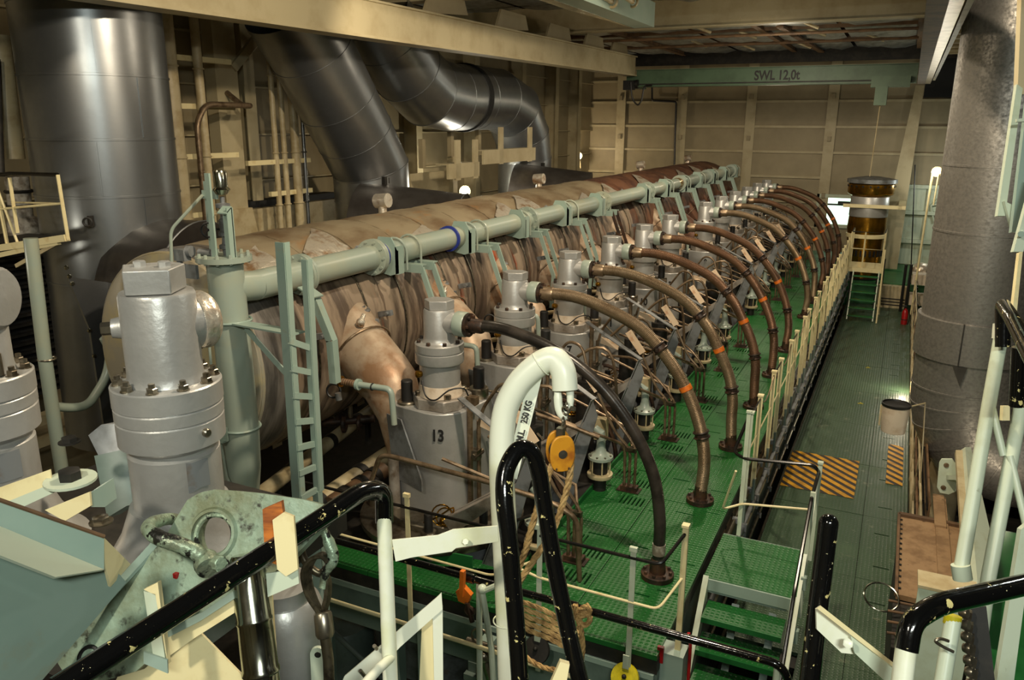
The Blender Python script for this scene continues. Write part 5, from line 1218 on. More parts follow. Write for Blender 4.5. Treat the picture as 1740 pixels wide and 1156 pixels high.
# wire sling
t = thing('wire_sling', 'greased wire rope sling with metal ferrule hanging from a shackle', 'sling', at(545, 1000, 2.3))
sk = MB().tube([at(a_, b_, 2.3) for a_, b_ in ((530, 905), (548, 902), (560, 925), (566, 950), (553, 975), (548, 1000))], [.010, .014, .017, .017, .013, .011], 12, smooth=5)
sk.build('thimble_shackle', 'mintscr', t)
MB().tube([at(a_, b_, 2.33) for a_, b_ in ((512, 920), (514, 945), (528, 965), (545, 975), (556, 965))], .012, 10, smooth=4).build('shackle_pin', 'wire', t)
for k in range(5):
    o = k*3-6
    MB().tube([at(a_, b_, 2.28+.006*k) for a_, b_ in ((546+o*.5, 1044), (528+o, 1012), (520+o, 975), (531+o*.9, 950-o*.4), (548+o*.4, 944-o*.4), (556, 956))], .0065, 8, smooth=5).build('wire_strand', 'wire', t)
for k in range(4):
    o = k*3-4; MB().tube([at(a_, b_, 2.3+.006*k) for a_, b_ in ((548+o*.5, 1046), (556+o*.6, 1015), (557+o*.5, 985), (548, 968))], .0065, 8, smooth=5).build('wire_strand', 'wire', t)
fa, fb2 = at(548, 1040, 2.29), at(553, 1084, 2.28)
MB().lathe([(.022, 0), (.026, .006), (.027, (fb2-fa).length*.85), (.022, (fb2-fa).length)], fa, fb2-fa, 20).build('ferrule', 'steel', t)
MB().tube([at(553, 1084, 2.28), at(558, 1120, 2.28), at(560, 1175, 2.28)], .016, 10).build('wire_tail', 'wire', t)

# black handrail in front with its white post
t = thing('near_handrail', 'chipped glossy black handrail rising from the bottom left onto a white post', 'railing', at(655, 1156, 2.3))
DP = 2.32
top = at(652, 868, DP); bot = Vector((top.x, top.y, 1.9)); 
MB().tube(fillet([at(95, 1172, 1.62), at(560, 872, 2.14), at(618, 833, 2.24), at(652, 832, 2.30), top+Vector((0, 0, -.035))], .05, 7), .0265, 20).build('rail', 'blk', t)
MB().tube([top, at(664, 1175, 2.28)], .0215, 20).build('post', 'postw', t)
plate3([(666, 918), (744, 910), (770, 900), (845, 894), (848, 921), (775, 932), (768, 938), (700, 948), (672, 955)], 2.30, .008, 'flat_bar', 'postw', t, bevel=.001)
c_ = at(791, 921, 2.29); MB().nut(c_, (CAM-c_), .010, .012).build('bar_bolt', 'postw', t)
MB().tube([at(664, 1118, 2.28), at(640, 1140, 2.2), at(610, 1175, 2.1)], .014, 12).build('branch_tube', 'postw', t)
t = thing('steel_support', 'pale flat-bar frame in front of the engine, bottom centre-left', 'frame', at(720, 1080, 2.2))
plate3([(575, 1175), (585, 1150), (742, 1016), (750, 1008), (752, 1036), (680, 1100), (610, 1175)], 2.4, .008, 'diagonal_bar', 'postw', t)
plate3([(717, 1058), (735, 1045), (738, 1175), (712, 1175)], 2.42, .008, 'upright_plate', 'cream', t)
plate3([(735, 1045), (752, 1030), (753, 1175), (738, 1175)], 2.41, .008, 'upright_edge', 'postw', t)
MB().tube([at(640, 1103, 2.38), at(636, 1098, 2.36)], .006, 8).build('frame_bolt', 'steel', t); MB().tube([at(620, 1150, 2.38), at(612, 1140, 2.36)], .006, 8).build('frame_bolt', 'steel', t)

# davit with block
t = thing('davit', 'curved white pipe davit with an eye end, holding the ochre block', 'davit', at(860, 1100, 2.6))
MB().tube([at(a_, b_, D) for a_, b_, D in ((868, 1175, 2.6), (864, 1050, 2.6), (857, 900, 2.6), (852, 780, 2.6), (857, 705, 2.6), (876, 660, 2.59), (900, 632, 2.58), (925, 614, 2.57), (944, 612, 2.56), (957, 632, 2.55), (960, 663, 2.55))], .041, 24, smooth=5).build('davit_pipe', 'postw', t)
MB().ring(at(919, 619, 2.57), at(925, 614, 2.57)-at(900, 632, 2.58), .042, .0025, 28, 6).build('weld_ring', 'postw', t); MB().ring(at(860, 1055, 2.6), (0, 0, 1), .0415, .0025, 28, 6).build('weld_ring', 'postw', t)
MB().tube([at(a_, b_, 2.55) for a_, b_ in ((948, 656), (948, 675), (950, 695), (958, 709), (963, 700))], [.012, .014, .014, .012, .007], 12, smooth=4).tube([at(a_, b_, 2.55) for a_, b_ in ((967, 656), (969, 672), (969, 690), (966, 698))], [.013, .012, .010, .007], 10, smooth=4).build('eye_plate', 'postw', t)
MB().bar(at(868, 812, 2.62), at(910, 640, 2.62), .042, .008, Vector((CAM-at(900, 700, 2.6)))).build('load_label_bar', 'postw', t)
ra = at(868, 812, 2.61); rb = at(910, 640, 2.61); rr_ = (rb-ra).normalized(); vw = (CAM-at(890, 720, 2.6)).normalized(); uu = vw.cross(rr_).normalized()
lettering('load_marking', 'M.L.   250 KG', .030, ra.lerp(rb, .56)+vw*.006, rr_, uu, 'ink', t, .0005)
t = thing('pulley_block', 'ochre rope pulley block hanging from the white davit', 'pulley', at(953, 765, 2.5))
c_ = at(952, 766, 2.5); vw = (CAM-c_); vw.z = 0; vw.normalize(); vw = (vw+Vector((.35, 0, 0))).normalized(); rt = Vector((-vw.y, vw.x, 0)); upv = Vector((0, 0, 1))
for s_, nm in ((1, 'cheek_plate'), (-1, 'cheek_plate')):
    mb = MB(); po = []
    for k in range(28):
        an = 2*PI*k/28; po.append(c_+vw*(s_*.020)+rt*(.040*math.copysign(abs(math.cos(an))**.7, math.cos(an)))+upv*(.060*math.copysign(abs(math.sin(an))**.9, math.sin(an))))
    mb.prism(po, vw*(.010*s_)); o = mb.build(nm, 'rust', t, bevel=.003)
MB().lathe([(.014, 0), (.014, .066), (.0, .067)], c_-vw*.033, vw, 18).build('axle', 'steel', t)
MB().lathe([(.034, -.014), (.026, -.004), (.026, .004), (.034, .014)], c_, vw, 26).build('sheave', 'dark', t)
MB().box(c_+upv*.062, (.022, .022, .03)).tube([c_+upv*.07, at(957, 722, 2.52)], .006, 8).ring(at(957, 716, 2.53), (1, .3, 0), .012, .004, 16, 6).ring(at(961, 698, 2.53), (.3, 1, 0), .013, .004, 16, 6).ring(at(963, 690, 2.53), (1, .5, 0), .010, .004, 16, 6).nut(at(970, 694, 2.53), (1, 0, 0), .008, .015).build('swivel_shackle', 'steel', t)
MB().tube([c_-upv*.05+rt*.02+vw*.032, c_-upv*.045+rt*.02+vw*.034], .003, 8).tube([c_-upv*.05-rt*.02+vw*.032, c_-upv*.045-rt*.02+vw*.034], .003, 8).build('rivets', 'steel', t)
# ropes: three laid strands each
def rope(pts, r, t, lay=.09, nm='rope_strand', k=10):
    P_ = catmull([Vector(p) for p in pts], k); ln = [0]
    for a_, b_ in zip(P_, P_[1:]): ln.append(ln[-1]+(b_-a_).length)
    N_ = max(12, int(ln[-1]/(lay/7))); res = []
    j = 0
    for i in range(N_+1):
        s_ = ln[-1]*i/N_
        while j < len(ln)-2 and ln[j+1] < s_: j += 1
        f = (s_-ln[j])/max(1e-9, ln[j+1]-ln[j]); res.append((P_[j].lerp(P_[j+1], f), s_))
    for q in range(3):
        o = []
        for i, (p, s_) in enumerate(res):
            d_ = (res[min(i+1, N_)][0]-res[max(i-1, 0)][0]).normalized(); e1 = d_.cross(Vector((.3, .5, .8))).normalized(); e2 = d_.cross(e1)
            an = 2*PI*s_/lay+2*PI*q/3; o.append(p+(e1*math.cos(an)+e2*math.sin(an))*r*.5)
        MB().tube(o, r*.55, 6).build(nm, 'rope', t)
t = thing('hoisting_rope', 'manila rope running from the ochre block down to the handrail', 'rope', at(900, 950, 2.45))
rope([at(a_, b_, D) for a_, b_, D in ((938, 790, 2.5), (925, 830, 2.46), (908, 880, 2.45), (893, 935, 2.44), (878, 975, 2.42), (874, 1003, 2.42))], .011, t)
rope([at(a_, b_, D) for a_, b_, D in ((972, 770, 2.5), (968, 810, 2.5), (958, 850, 2.5), (943, 893, 2.5), (915, 940, 2.5), (885, 985, 2.5), (872, 1010, 2.5))], .011, t)
t = thing('rope_coil', 'coil of manila rope slung between the black arch and handrail', 'rope', at(930, 1050, 2.6))
for k in range(5):
    z = k*11-6
    rope([at(a_, b_, 2.75) for a_, b_ in ((866, 1022+z*.8), (895, 1032+z), (930, 1046+z), (962, 1066+z*.9), (982, 1080+z*.6))], .0095, t, k=6)
t = thing('rope_hitch', 'knotted end of manila rope hitched on the black handrail', 'rope', at(985, 1040, 3))
ctr = on_y(983, 1045, 4.22)
for pts in ([(968, 1030), (972, 1060), (985, 1100), (982, 1130), (978, 1100), (968, 1068), (962, 1078)], [(958, 1060), (972, 1050), (990, 1040), (1003, 1052), (992, 1063), (980, 1050), (978, 1028)], [(986, 1036), (998, 1030), (1002, 1042), (985, 1052), (984, 1095), (980, 1128)], [(972, 1050), (976, 1090), (984, 1132), (990, 1100), (986, 1060)]):
    rope([on_y(a_, b_, 4.22) for a_, b_ in pts], .019, t, lay=.14, k=6)
rope([on_y(a_, b_, 4.2) for a_, b_ in ((880, 1098), (895, 1118), (925, 1135), (955, 1138), (985, 1130))], .018, t, lay=.14, k=6)

# black arch grab rail
t = thing('arch_handle', 'glossy black tubular arch handle chipped to cream, bottom centre', 'handle', at(900, 1100, 1.95))
MB().tube([at(a_, b_, D) for a_, b_, D in ((885, 1175, 1.9), (876, 1050, 1.9), (866, 930, 1.9), (857, 850, 1.91), (860, 800, 1.93), (880, 765, 1.95), (902, 768, 1.96), (915, 800, 1.97), (925, 860, 1.98), (942, 960, 1.98), (965, 1070, 1.97), (990, 1175, 1.95))], .0215, 20, smooth=6).build('tube', 'blk', t)
plate3([(952, 1125), (968, 1130), (960, 1175), (930, 1175)], 1.85, .02, 'cream_end', 'cream', t)
# ================================================================== FOREGROUND, RIGHT
t = thing('black_post', 'thick chipped black tube standing right of the stair', 'post', at(1395, 1000, 2.1))
MB().tube([at(1408, 890, 2.15), at(1403, 930, 2.15), at(1388, 1050, 2.13), at(1373, 1180, 2.1)], .0265, 22).ball(at(1408, 890, 2.15), .0265, 20).build('tube', 'blk', t)
t = thing('white_flat_bar', 'white bolted flat bar between the black tube and the right handrail post', 'bar', at(1460, 1080, 2.0))
plate3([(1387, 1036), (1395, 1031), (1446, 1072), (1450, 1085), (1450, 1112), (1430, 1110), (1388, 1070)], 2.08, .008, 'bar', 'postw', t)
plate3([(1443, 1070), (1460, 1082), (1530, 1138), (1530, 1175), (1506, 1160), (1452, 1110)], 2.06, .008, 'bar', 'pale', t)
plate3([(1389, 1035), (1395, 1030), (1446, 1070), (1530, 1136), (1528, 1142), (1444, 1078)], 2.05, .004, 'edge', 'cream', t)
c_ = at(1441, 1094, 2.04); MB().nut(c_, CAM-c_, .013, .012).build('bolt', 'postw', t)
t = thing('right_handrail', 'chipped glossy black handrail bending down onto a cream post at the right', 'railing', at(1535, 1156, 1.95))
MB().tube(fillet([at(1780, 985, 2.15), at(1680, 1008, 2.05), at(1592, 1028, 1.98), at(1548, 1056, 1.95), at(1540, 1105, 1.94)], .045, 7), .0275, 22).build('rail', 'blk', t)
MB().tube([at(1540, 1100, 1.94), at(1530, 1180, 1.92)], .0245, 20).build('post', 'postw', t)
t = thing('cream_stanchion', 'cream stanchion with a yellow top band and wire hook under the right handrail', 'post', at(1610, 1100, 2.4))
MB().tube([at(1620, 1050, 2.5), at(1598, 1180, 2.45)], .024, 16).build('tube', 'pale', t)
MB().tube([at(1620, 1046, 2.5), at(1617, 1062, 2.5)], .0255, 16).build('yellow_band', 'yellow', t)
MB().tube([at(a_, b_, 2.4) for a_, b_ in ((1620, 1108), (1600, 1098), (1590, 1090), (1598, 1086), (1612, 1090))], .005, 8, smooth=4).build('wire_hook', 'steel', t)
tt = thing('chain_fall', 'oily roller chain hanging beside the cream stanchion', 'chain', at(1640, 1100, 2.6))
for k in range(7): MB().lathe([(.014, -.012), (.018, 0), (.014, .012)], at(1638+k*2, 1042+k*20, 2.55), (.8, -.4, .3), 12).box(at(1644+k*2, 1050+k*20, 2.58), (.02, .02, .05)).build('link', 'steel', tt)
MB().bar(at(1655, 1030, 2.62), at(1672, 1180, 2.58), .07, .02, (0, 1, 0)).build('back_plate', 'dark', tt)
# right-hand pale tube frame
def tubes_(lst, r, m_, par, nm='tube'):
    for seg in lst: MB().tube([at(*q) for q in seg], r, 14).build(nm, m_, par)
t = thing('pale_tube_frame', 'pale green welded tube frame with a braced upright at the right edge', 'frame', at(1690, 800, 3.0))
tubes_([[(1703, 560, 3.2), (1680, 690, 3.15), (1632, 975, 3.0)], [(1745, 640, 3.2), (1722, 760, 3.1), (1680, 980, 3.0), (1652, 1180, 2.95)]], .026, 'pale', t, 'upright')
tubes_([[(1683, 682, 3.15), (1705, 775, 3.1)], [(1716, 735+40, 3.08), (1750, 920, 3.0)]], .014, 'pale', t, 'brace')
MB().tube([at(1632, 960, 3.0), at(1636, 985, 3.0)], .034, 12).build('foot_socket', 'pale', t)
plate3([(1735, 900), (1760, 880), (1720, 1180), (1690, 1180)], 2.6, .02, 'wide_flat', 'pale', t)
plate3([(1705, 690), (1716, 690), (1716, 715), (1703, 715)], 3.1, .02, 'lug', 'cream', t)
plate3([(1692, 550), (1728, 546), (1728, 572), (1690, 575)], 3.15, .02, 'head_plate', 'postw', t)
t = thing('upper_black_grip', 'black bent handrail end at the right edge above the pale tube frame', 'railing', at(1720, 560, 2.9))
MB().tube(fillet([at(1704, 590, 3.1), at(1704, 518, 3.1), at(1722, 545, 2.8), at(1760, 620, 2.4)], .03), .027, 16).build('rail', 'blk', t)
MB().tube([at(1733, 590, 2.8), at(1728, 690, 2.85)], .026, 14).build('rail_return', 'blk', t)
t = thing('upper_pale_frame', 'pale mint bolted flat frame hanging down along the right edge', 'frame', at(1710, 250, 3.2))
plate3([(1728, 143), (1738, 150), (1708, 367), (1695, 367)], 3.3, .02, 'sloping_flat', 'pale', t)
plate3([(1748, 150), (1762, 150), (1736, 395), (1719, 395)], 3.25, .02, 'sloping_flat', 'mint', t)
plate3([(1757, 300), (1768, 300), (1739, 428), (1722, 428)], 3.15, .02, 'sloping_flat', 'pale', t)
plate3([(1707, 342), (1724, 350), (1738, 395), (1720, 392)], 3.28, .015, 'web_plate', 'pale', t)
plate3([(1772, -900), (1786, -900), (1740, 160), (1729, 160)], 3.4, .03, 'upper_flat', 'creamg', t)
MB().tube([at(1738, 395, 3.15), at(1735, 398, 3.12)], .012, 10).build('bolt', 'mint', t)
plate3([(1732, 430), (1738, 428), (1725, 560), (1717, 560)], 3.4, .02, 'lower_flat', 'cream', t)
plate3([(1728, 202), (1750, 200), (1750, 206), (1728, 207)], 3.2, .01, 'cross_bar', 'pale', t)
# vertical machinery beam (cream flat, sloping) right of the brown cabinet
t = thing('sloping_channel', 'cream sloping channel beside the brown cabinet', 'beam', at(1640, 900, 6))
a_, b_ = on_y(1625, 760, 8.9), on_y(1645, 1010, 6.6)
plate3([(1624, 765, 8.6), (1642, 765, 8.6), (1668, 1010, 6.6), (1640, 1010, 6.6)], 0, .05, 'web', 'creamg', t)
plate3([(1640, 760, 8.6), (1650, 760, 8.7), (1682, 900, 7.5), (1672, 1010, 6.5), (1662, 1000, 6.6)], 0, .05, 'flange', 'pale', t)

# ================================================================== RIGHT OF THE WALKWAY
t = thing('brown_cabinet', 'brown steel cabinet top with a loose cover strip beside the walkway', 'cabinet', (.68, 8.1, -.4))
MB().bb(.36, 1.02, 7.1, 8.75, -.05, 0).build('top', 'brownbox', t)
MB().bb(.38, 1.0, 7.12, 8.72, -1.2, -.05).build('body', 'dark', t)
MB().bb(.36, 1.02, 8.72, 8.78, -.02, .03).bb(.345, .37, 7.1, 8.75, -.02, .03).build('rim', 'brown', t)
MB().bb(.70, .82, 7.1, 9.4, .005, .02).build('cover_strip', 'brownbox', t)
MB().bb(.69, .80, 8.6, 9.4, .02, .04).build('cover_strip', 'brownbox', t)
mb = MB()
for k in range(14): mb.cyl((.385, 7.2+.11*k, .005), (.385, 7.2+.11*k, .014), .012, n=8)
mb.build('top_screws', 'dark', t)
t = thing('pale_front_panel', 'smooth pale mint panel below the brown cabinet at the bottom right', 'cabinet', (.55, 5.3, -.3))
c_ = on_y(1560, 1000, 6.6)
MB().bb(.39, .72, 5.30, 5.33, -.28, 1.10).build('panel', 'pale', t)
MB().bb(.385, .73, 5.29, 5.50, 1.10, 1.12).build('panel_top', 'creamg', t)
t = thing('dirty_shelf', 'grimy grey shelf with rods and small fittings in front of the brown cabinet', 'shelf', (.45, 6.9, -.2))
MB().bb(.34, .62, 6.35, 7.08, -.12, -.06).build('shelf_plate', 'dark', t)
for k in range(4): MB().tube([(.3, 6.45+.17*k, 0), (.75, 6.5+.15*k, .02)], .012, 8).build('rod', 'brown', t)
MB().tube([(.36, 6.4, .02), (.55, 6.6, .06), (.62, 6.9, .0)], .012, 8, smooth=3).build('rod', 'tube', t)
tag(MB().ring((.24, 6.92, .04), (.1, -.5, 1), .14, .008, 30, 6).build('steel_ring', 'chrome'), 'thin steel hoop sticking out over the walkway', 'ring')
t = thing('rope_stay', 'two thin cream stays running to the sloping channel', 'rope', (.7, 6.9, .05))
MB().tube([(.55, 6.95, .02), (1.02, 7.4, .12)], .008, 6).build('stay', 'cream', t); MB().tube([(.55, 6.95, .02), (1.02, 6.95, .06)], .008, 6).build('stay', 'cream', t)
t = thing('cream_pipe', 'fat cream vertical pipe under the big steel uptake', 'pipe', (.93, 10.4, -1))
MB().tube([(1.02, 12.9, 1.5), (1.02, 12.9, -2.3)], .27, 24).build('pipe_body', 'creamg', t)
MB().tube([(.70, 12.75, 1.5), (.70, 12.75, -2.3)], .09, 14).build('side_pipe', 'creamg', t)
for z in (.5, -.5): MB().ring((1.02, 12.9, z), (0, 0, 1), .28, .012, 24, 6).ring((.70, 12.75, z), (0, 0, 1), .098, .01, 16, 6).build('pipe_strap', 'creamg', t)
MB().box((.78, 12.7, -.3), (.04, .02, .5)).build('bracket', 'creamg', t)
t = thing('joint_plate', 'pale mint cross plate with two round bolts beside the cream pipe', 'plate', on_y(1612, 812, 9.3))
q = [(1600, 780), (1618, 780), (1624, 788), (1624, 800), (1634, 805), (1634, 820), (1625, 822), (1624, 836), (1612, 841), (1597, 838), (1592, 828), (1596, 786)]
MB().prism([on_y(a_, b_, 9.3) for a_, b_ in q], (0, .02, 0)).build('plate', 'pale', t, bevel=.004)
MB().bar(on_y(1612, 812, 9.3), on_y(1632, 812, 9.0), .05, .05).build('stub', 'pale', t)
for (a_, b_) in ((1608, 791), (1603, 829)): MB().lathe([(.028, 0), (.022, .015)], on_y(a_, b_, 9.3), (0, -1, 0), 14).build('bolt', 'tube', t)
# walkway right-hand railing with clutter
t = thing('walkway_railing', 'right-hand walkway railing with thin cream posts and black mid rope', 'railing', (.58, 18, -1))
for k in range(11):
    y = 9.6+1.55*k; MB().bb(.585, .60, y-.03, y+.03, -1.2, -.2).build('post', 'creamg', t)
for z, m_ in ((-.2, 'creamg'), (-.5, 'brown'), (-.85, 'creamg')): MB().tube([(.60, 9.2, z), (.60, 25.4, z)], .016, 8).build('rail', m_, t)
MB().bb(.59, .61, 9.0, 25.8, -1.2, -1.05).build('toe_board', 'creamg', t)
mb = MB()
for k in range(26):
    y = 10+.58*k; mb.tube([(.63, y, -.3), (.66, y+.1, -.7), (.62, y+.15, -1.15)], .014, 6).box((.64, y+.2, -.6-.2*math.sin(k*1.7)), (.06, .12, .12))
mb.build('hose_clutter', 'cable', t, kind='stuff')
t = thing('cable_ladder', 'brown cable ladder hanging with dark cables beside the walkway', 'tray', (.68, 12, -.4))
MB().bb(.66, .68, 9.3, 12.0, -.42, -.05).build('side', 'brown', t)
for k in range(4): MB().tube([(.65, 9.3, -.12-.08*k), (.65, 12.0, -.15-.08*k)], .010, 6).build('cable', 'cable' if k != 1 else 'tube', t)
MB().ring((.66, 9.9, -.32), (0, 1, .1), .06, .01, 14, 6).box((.62, 9.75, -.55), (.06, .08, .1)).build('hook', 'cable', t)
# hanging bucket
t = thing('hanging_bucket', 'small cream paint-spattered bucket with a black rim on the walkway railing', 'bucket', (.22, 9.8, .7))
bc = at(1517, 733, 9.3); bt = at(1518, 686, 9.3)
MB().lathe([(0, 0), (.128, 0), (.132, .01), (.150, .33), (.143, .33), (.125, .02), (0, .02)], (bc.x, bc.y, bc.z), (0, 0, 1), 32).build('bucket_body', 'white', t)
MB().lathe([(.140, .315), (.156, .315), (.158, .345), (.146, .348), (.14, .33)], (bc.x, bc.y, bc.z), (0, 0, 1), 32).build('rim', 'cable', t)
MB().lathe([(0, .30), (.139, .30)], (bc.x, bc.y, bc.z), (0, 0, 1), 28).build('contents', 'black', t)
MB().tube([(bc.x+.15, bc.y, bc.z+.33), (bc.x+.3, bc.y+.2, bc.z+.33), (.6, 10.2, -.2)], .008, 6).tube([(bc.x-.152, bc.y, bc.z+.05), (bc.x-.155, bc.y, bc.z+.3)], .012, 6).build('bail', 'creamg', t)
# fire extinguisher
t = thing('fire_extinguisher', 'red fire extinguisher on the walkway railing near the far end', 'extinguisher', (.42, 23, -.9))
fe = on_x(1537, 541, .42)
MB().lathe([(0, -.3), (.075, -.3), (.08, -.28), (.08, .15), (.06, .22), (.025, .25), (.025, .28)], fe, (0, 0, 1), 20).build('cylinder', 'red', t)
MB().lathe([(.02, .26), (.03, .3), (.03, .33)], fe, (0, 0, 1), 12).box(fe+Vector((-.04, 0, .34)), (.12, .03, .02)).tube([fe+Vector((.03, 0, .3)), fe+Vector((.12, 0, .1)), fe+Vector((.09, 0, -.2))], .012, 8, smooth=3).build('valve_head', 'cable', t)
MB().lathe([(.082, -.04), (.082, -.02)], fe, (0, 0, 1), 20).build('strap', 'dark', t)
# machine beyond
t = thing('covered_machine', 'grey machine with a crumpled foil cover at the far right end', 'machine', (.9, 26.8, -.5))
m0 = on_y(1568, 470, 26.6)
MB().bb(.5, 1.5, 26.3, 27.2, -.5, m0.z-.1).build('machine_body', 'grey', t)
MB().ball((.75, 26.7, m0.z+.15), .32, 9, .8).ball((1.25, 26.6, m0.z+.0), .25, 8, .6).build('foil_cover', 'foil', t)
MB().bb(.45, 1.55, 26.25, 27.2, m0.z-.14, m0.z-.09).build('machine_top', 'creamg', t)
t = thing('far_cable_post', 'black rope and post assembly standing at the far end of the walkway', 'post', (.3, 25.4, -1.2))
for px in (1540, 1549): p = on_y(px, 450, 25.3); MB().tube([(p.x, 25.3, -1.2), (p.x, 25.3, p.z-.2), (p.x, 25.3, p.z)], .04, 8).build('post', 'cable', t)
for px in (1504,): p = on_y(px, 440, 25.3); MB().tube([(p.x, 25.3, -.9), (p.x, 25.3, p.z)], .025, 8).build('post', 'cable', t)
for z in (-1.0, -.4): MB().bb(.5, 1.6, 25.4, 25.9, z, z+.3).build('step_box', 'white', t)
for k, m_ in enumerate(('rust', 'brown')): MB().bb(.68, .9, 20+k, 20.5+k, -1.28, -.95).build('small_box', m_, t)

# far landing with ladder, and the gold liner behind
t = thing('far_landing', 'small railed landing with a ladder in front of the gold cylinder liner', 'platform', (-.75, 24.6, .1))
MB().bb(-1.18, -.30, 24.3, 25.4, .03, .15).build('landing_plate', 'cream', t)
for x in (-1.17, -.32): 
    MB().tube([(x, 24.35, .15), (x, 24.35, 1.15)], .022, 8).tube([(x, 25.3, .15), (x, 25.3, 1.15)], .022, 8).build('post', 'cream', t)
MB().tube([(-.82, 24.35, .15), (-.82, 24.35, 1.15)], .022, 8).build('post', 'cream', t)
for z, m_ in ((1.15, 'cable'), (.68, 'cream')): MB().tube([(-1.17, 25.3, z), (-1.17, 24.35, z), (-.32, 24.35, z), (-.32, 25.3, z)], .018, 8).build('rail', m_, t)
lx0, lx1 = -1.02, -.36
for x in (lx0, lx1): MB().bar((x, 24.3, .05), (x, 23.5, -1.2), .03, .12, (0, 1, .6)).build('stringer', 'pale', t)
for k in range(6): f = (k+.6)/6.2; MB().box(((lx0+lx1)/2, 24.3-.8*f, .05-1.25*f), (lx1-lx0, .18, .025)).build('tread', 'greenp', t)
MB().tube([(-.28, 24.3, .7), (-.26, 23.4, -1.2)], .02, 8).tube([(-.30, 24.8, .5), (-.24, 24.6, -1.2)], .025, 8).build('hand_rail', 'cream', t)
for x in (-1.1, -.4): MB().bb(x-.03, x+.03, 25.2, 25.26, -1.2, .05).build('support', 'dark', t)
t = thing('cylinder_liner', 'tall gold-coloured spare cylinder liner with a grey lid', 'cylinder', (-.9, 26.6, -.5))
Lx, Ly = -.90, 26.7
MB().lathe([(.50, -.5), (.52, .3), (.52, .55)], (Lx, Ly, 0), (0, 0, 1), 36).build('lower_skirt', 'gold', t)
mb = MB()
for q in range(26): an = 2*PI*q/26; mb.box((Lx+math.cos(an)*.525, Ly+math.sin(an)*.525, .28), (.05, .05, .18), an)
mb.build('port_openings', 'black', t)
MB().lathe([(.52, .55), (.54, .9), (.56, 1.0), (.54, 1.36)], (Lx, Ly, 0), (0, 0, 1), 36).build('gold_band', 'gold', t)
MB().lathe([(.53, .72), (.57, .74), (.57, .84), (.53, .86)], (Lx, Ly, 0), (0, 0, 1), 36).build('clamp_band', 'cream', t)
MB().lathe([(.54, 1.37), (.55, 1.4), (.54, 1.95), (.53, 1.97)], (Lx, Ly, 0), (0, 0, 1), 36).build('silver_band', 'silver', t)
MB().lathe([(.53, 1.97), (.56, 2.0), (.64, 2.04), (.66, 2.08), (.66, 2.33), (.62, 2.36)], (Lx, Ly, 0), (0, 0, 1), 40).build('collar', 'gold', t)
mb = MB()
for q in range(20): an = 2*PI*q/20; mb.cyl((Lx+math.cos(an)*.655, Ly+math.sin(an)*.655, 2.28), (Lx+math.cos(an)*.672, Ly+math.sin(an)*.672, 2.28), .03, n=8)
mb.build('collar_holes', 'black', t)
MB().lathe([(.66, 2.36), (.70, 2.37), (.70, 2.48), (.6, 2.50), (.2, 2.56), (0, 2.56)], (Lx, Ly, 0), (0, 0, 1), 12).build('lid', 'grey', t)
MB().bb(Lx-.7, Lx+.9, Ly-.6, Ly-.5, 1.66, 1.76).bb(Lx+.8, Lx+1.0, Ly-.6, Ly+1.8, 1.66, 1.76).build('holding_arm', 'cream', t)
MB().lathe([(.6, -.52), (.6, -.48)], (Lx, Ly, 0), (0, 0, 1), 24).build('foot', 'dark', t)
# lamps on the walls
for (px, py, Y, X, lb, D, bar_) in ((983, 265, 28.6, None, 'bright round floodlight on the back wall left of the frames', None, 0), (790, 325, None, -9.9, 'bright round floodlight low behind the receiver', None, 0), (1592, 292, 25.0, None, 'bright lamp on a thin pole beside the big uptake', None, 1)):
    c_ = on_y(px, py, Y) if Y else on_x(px, py, X)
    t = thing('floodlight', lb, 'lamp', c_)
    vw = (CAM-c_).normalized()
    MB().ball(c_, .08 if not bar_ else .05, 16).build('bulb', 'bulb', t)
    MB().lathe([(.10, -.16), (.13, -.1), (.14, -.03)], c_, vw, 20).build('reflector', 'creamg', t)
    if bar_: MB().tube([c_+Vector((-.1, 0, -.05)), Vector((c_.x-.15, c_.y, -1.2))], .03, 8).tube([c_+Vector((.05, 0, -.05)), c_+Vector((.03, 0, -.9))], .02, 8).build('pole', 'cream', t)
    else: MB().tube([c_+Vector((.0, .1, -.1)), c_+Vector((.03, .15, -.45))], .03, 8).build('stem', 'creamg', t)

# ================================================================== LEFT WALL PIPES AND LANDING
for (x, y, r, z0, z1, m_, lb) in ((-9.75, 8.72, .13, 1.6, 6.4, 'creamg', 'thickest cream vertical pipe right of the widest duct'), (-9.85, 8.38, .05, 1.6, 6.2, 'cream', 'thin cream pipe hard against the widest duct'), (-9.9, 9.42, .07, 1.6, 6.2, 'creamg', 'cream vertical pipe beside the thickest one'),
        (-10.0, 11.1, .05, 1.6, 6.2, 'creamg', 'leftmost of the four slim pipes by the slanting duct'), (-10.0, 11.32, .05, 1.6, 6.2, 'creamg', 'second of the four slim pipes by the slanting duct'), (-10.0, 11.62, .08, 1.6, 6.2, 'creamg', 'thickest of the four slim pipes by the slanting duct'), (-10.0, 11.85, .035, 1.6, 6.2, 'galv', 'thin steel pipe, rightmost of the four by the slanting duct')):
    t = thing('wall_pipe', lb, 'pipe', (x, y, z0))
    MB().tube([(x, y, z0), (x, y, z1)], r, 16).build('pipe_body', m_, t)
    for z in (2.6, 3.5, 4.8): MB().ring((x, y, z), (0, 0, 1), r+.006, .014, 18, 6).build('pipe_strap', m_, t)
for z, y0, y1 in ((2.6, 8.3, 9.6), (3.5, 8.9, 10.2), (4.25, 8.9, 10.2), (4.95, 8.9, 10.2), (3.35, 10.4, 12.0), (2.8, 10.9, 12.0)):
    MB().bb(-10.05, -9.98, y0, y1, z-.04, z+.04).build('pipe_rack', 'cream', wl)
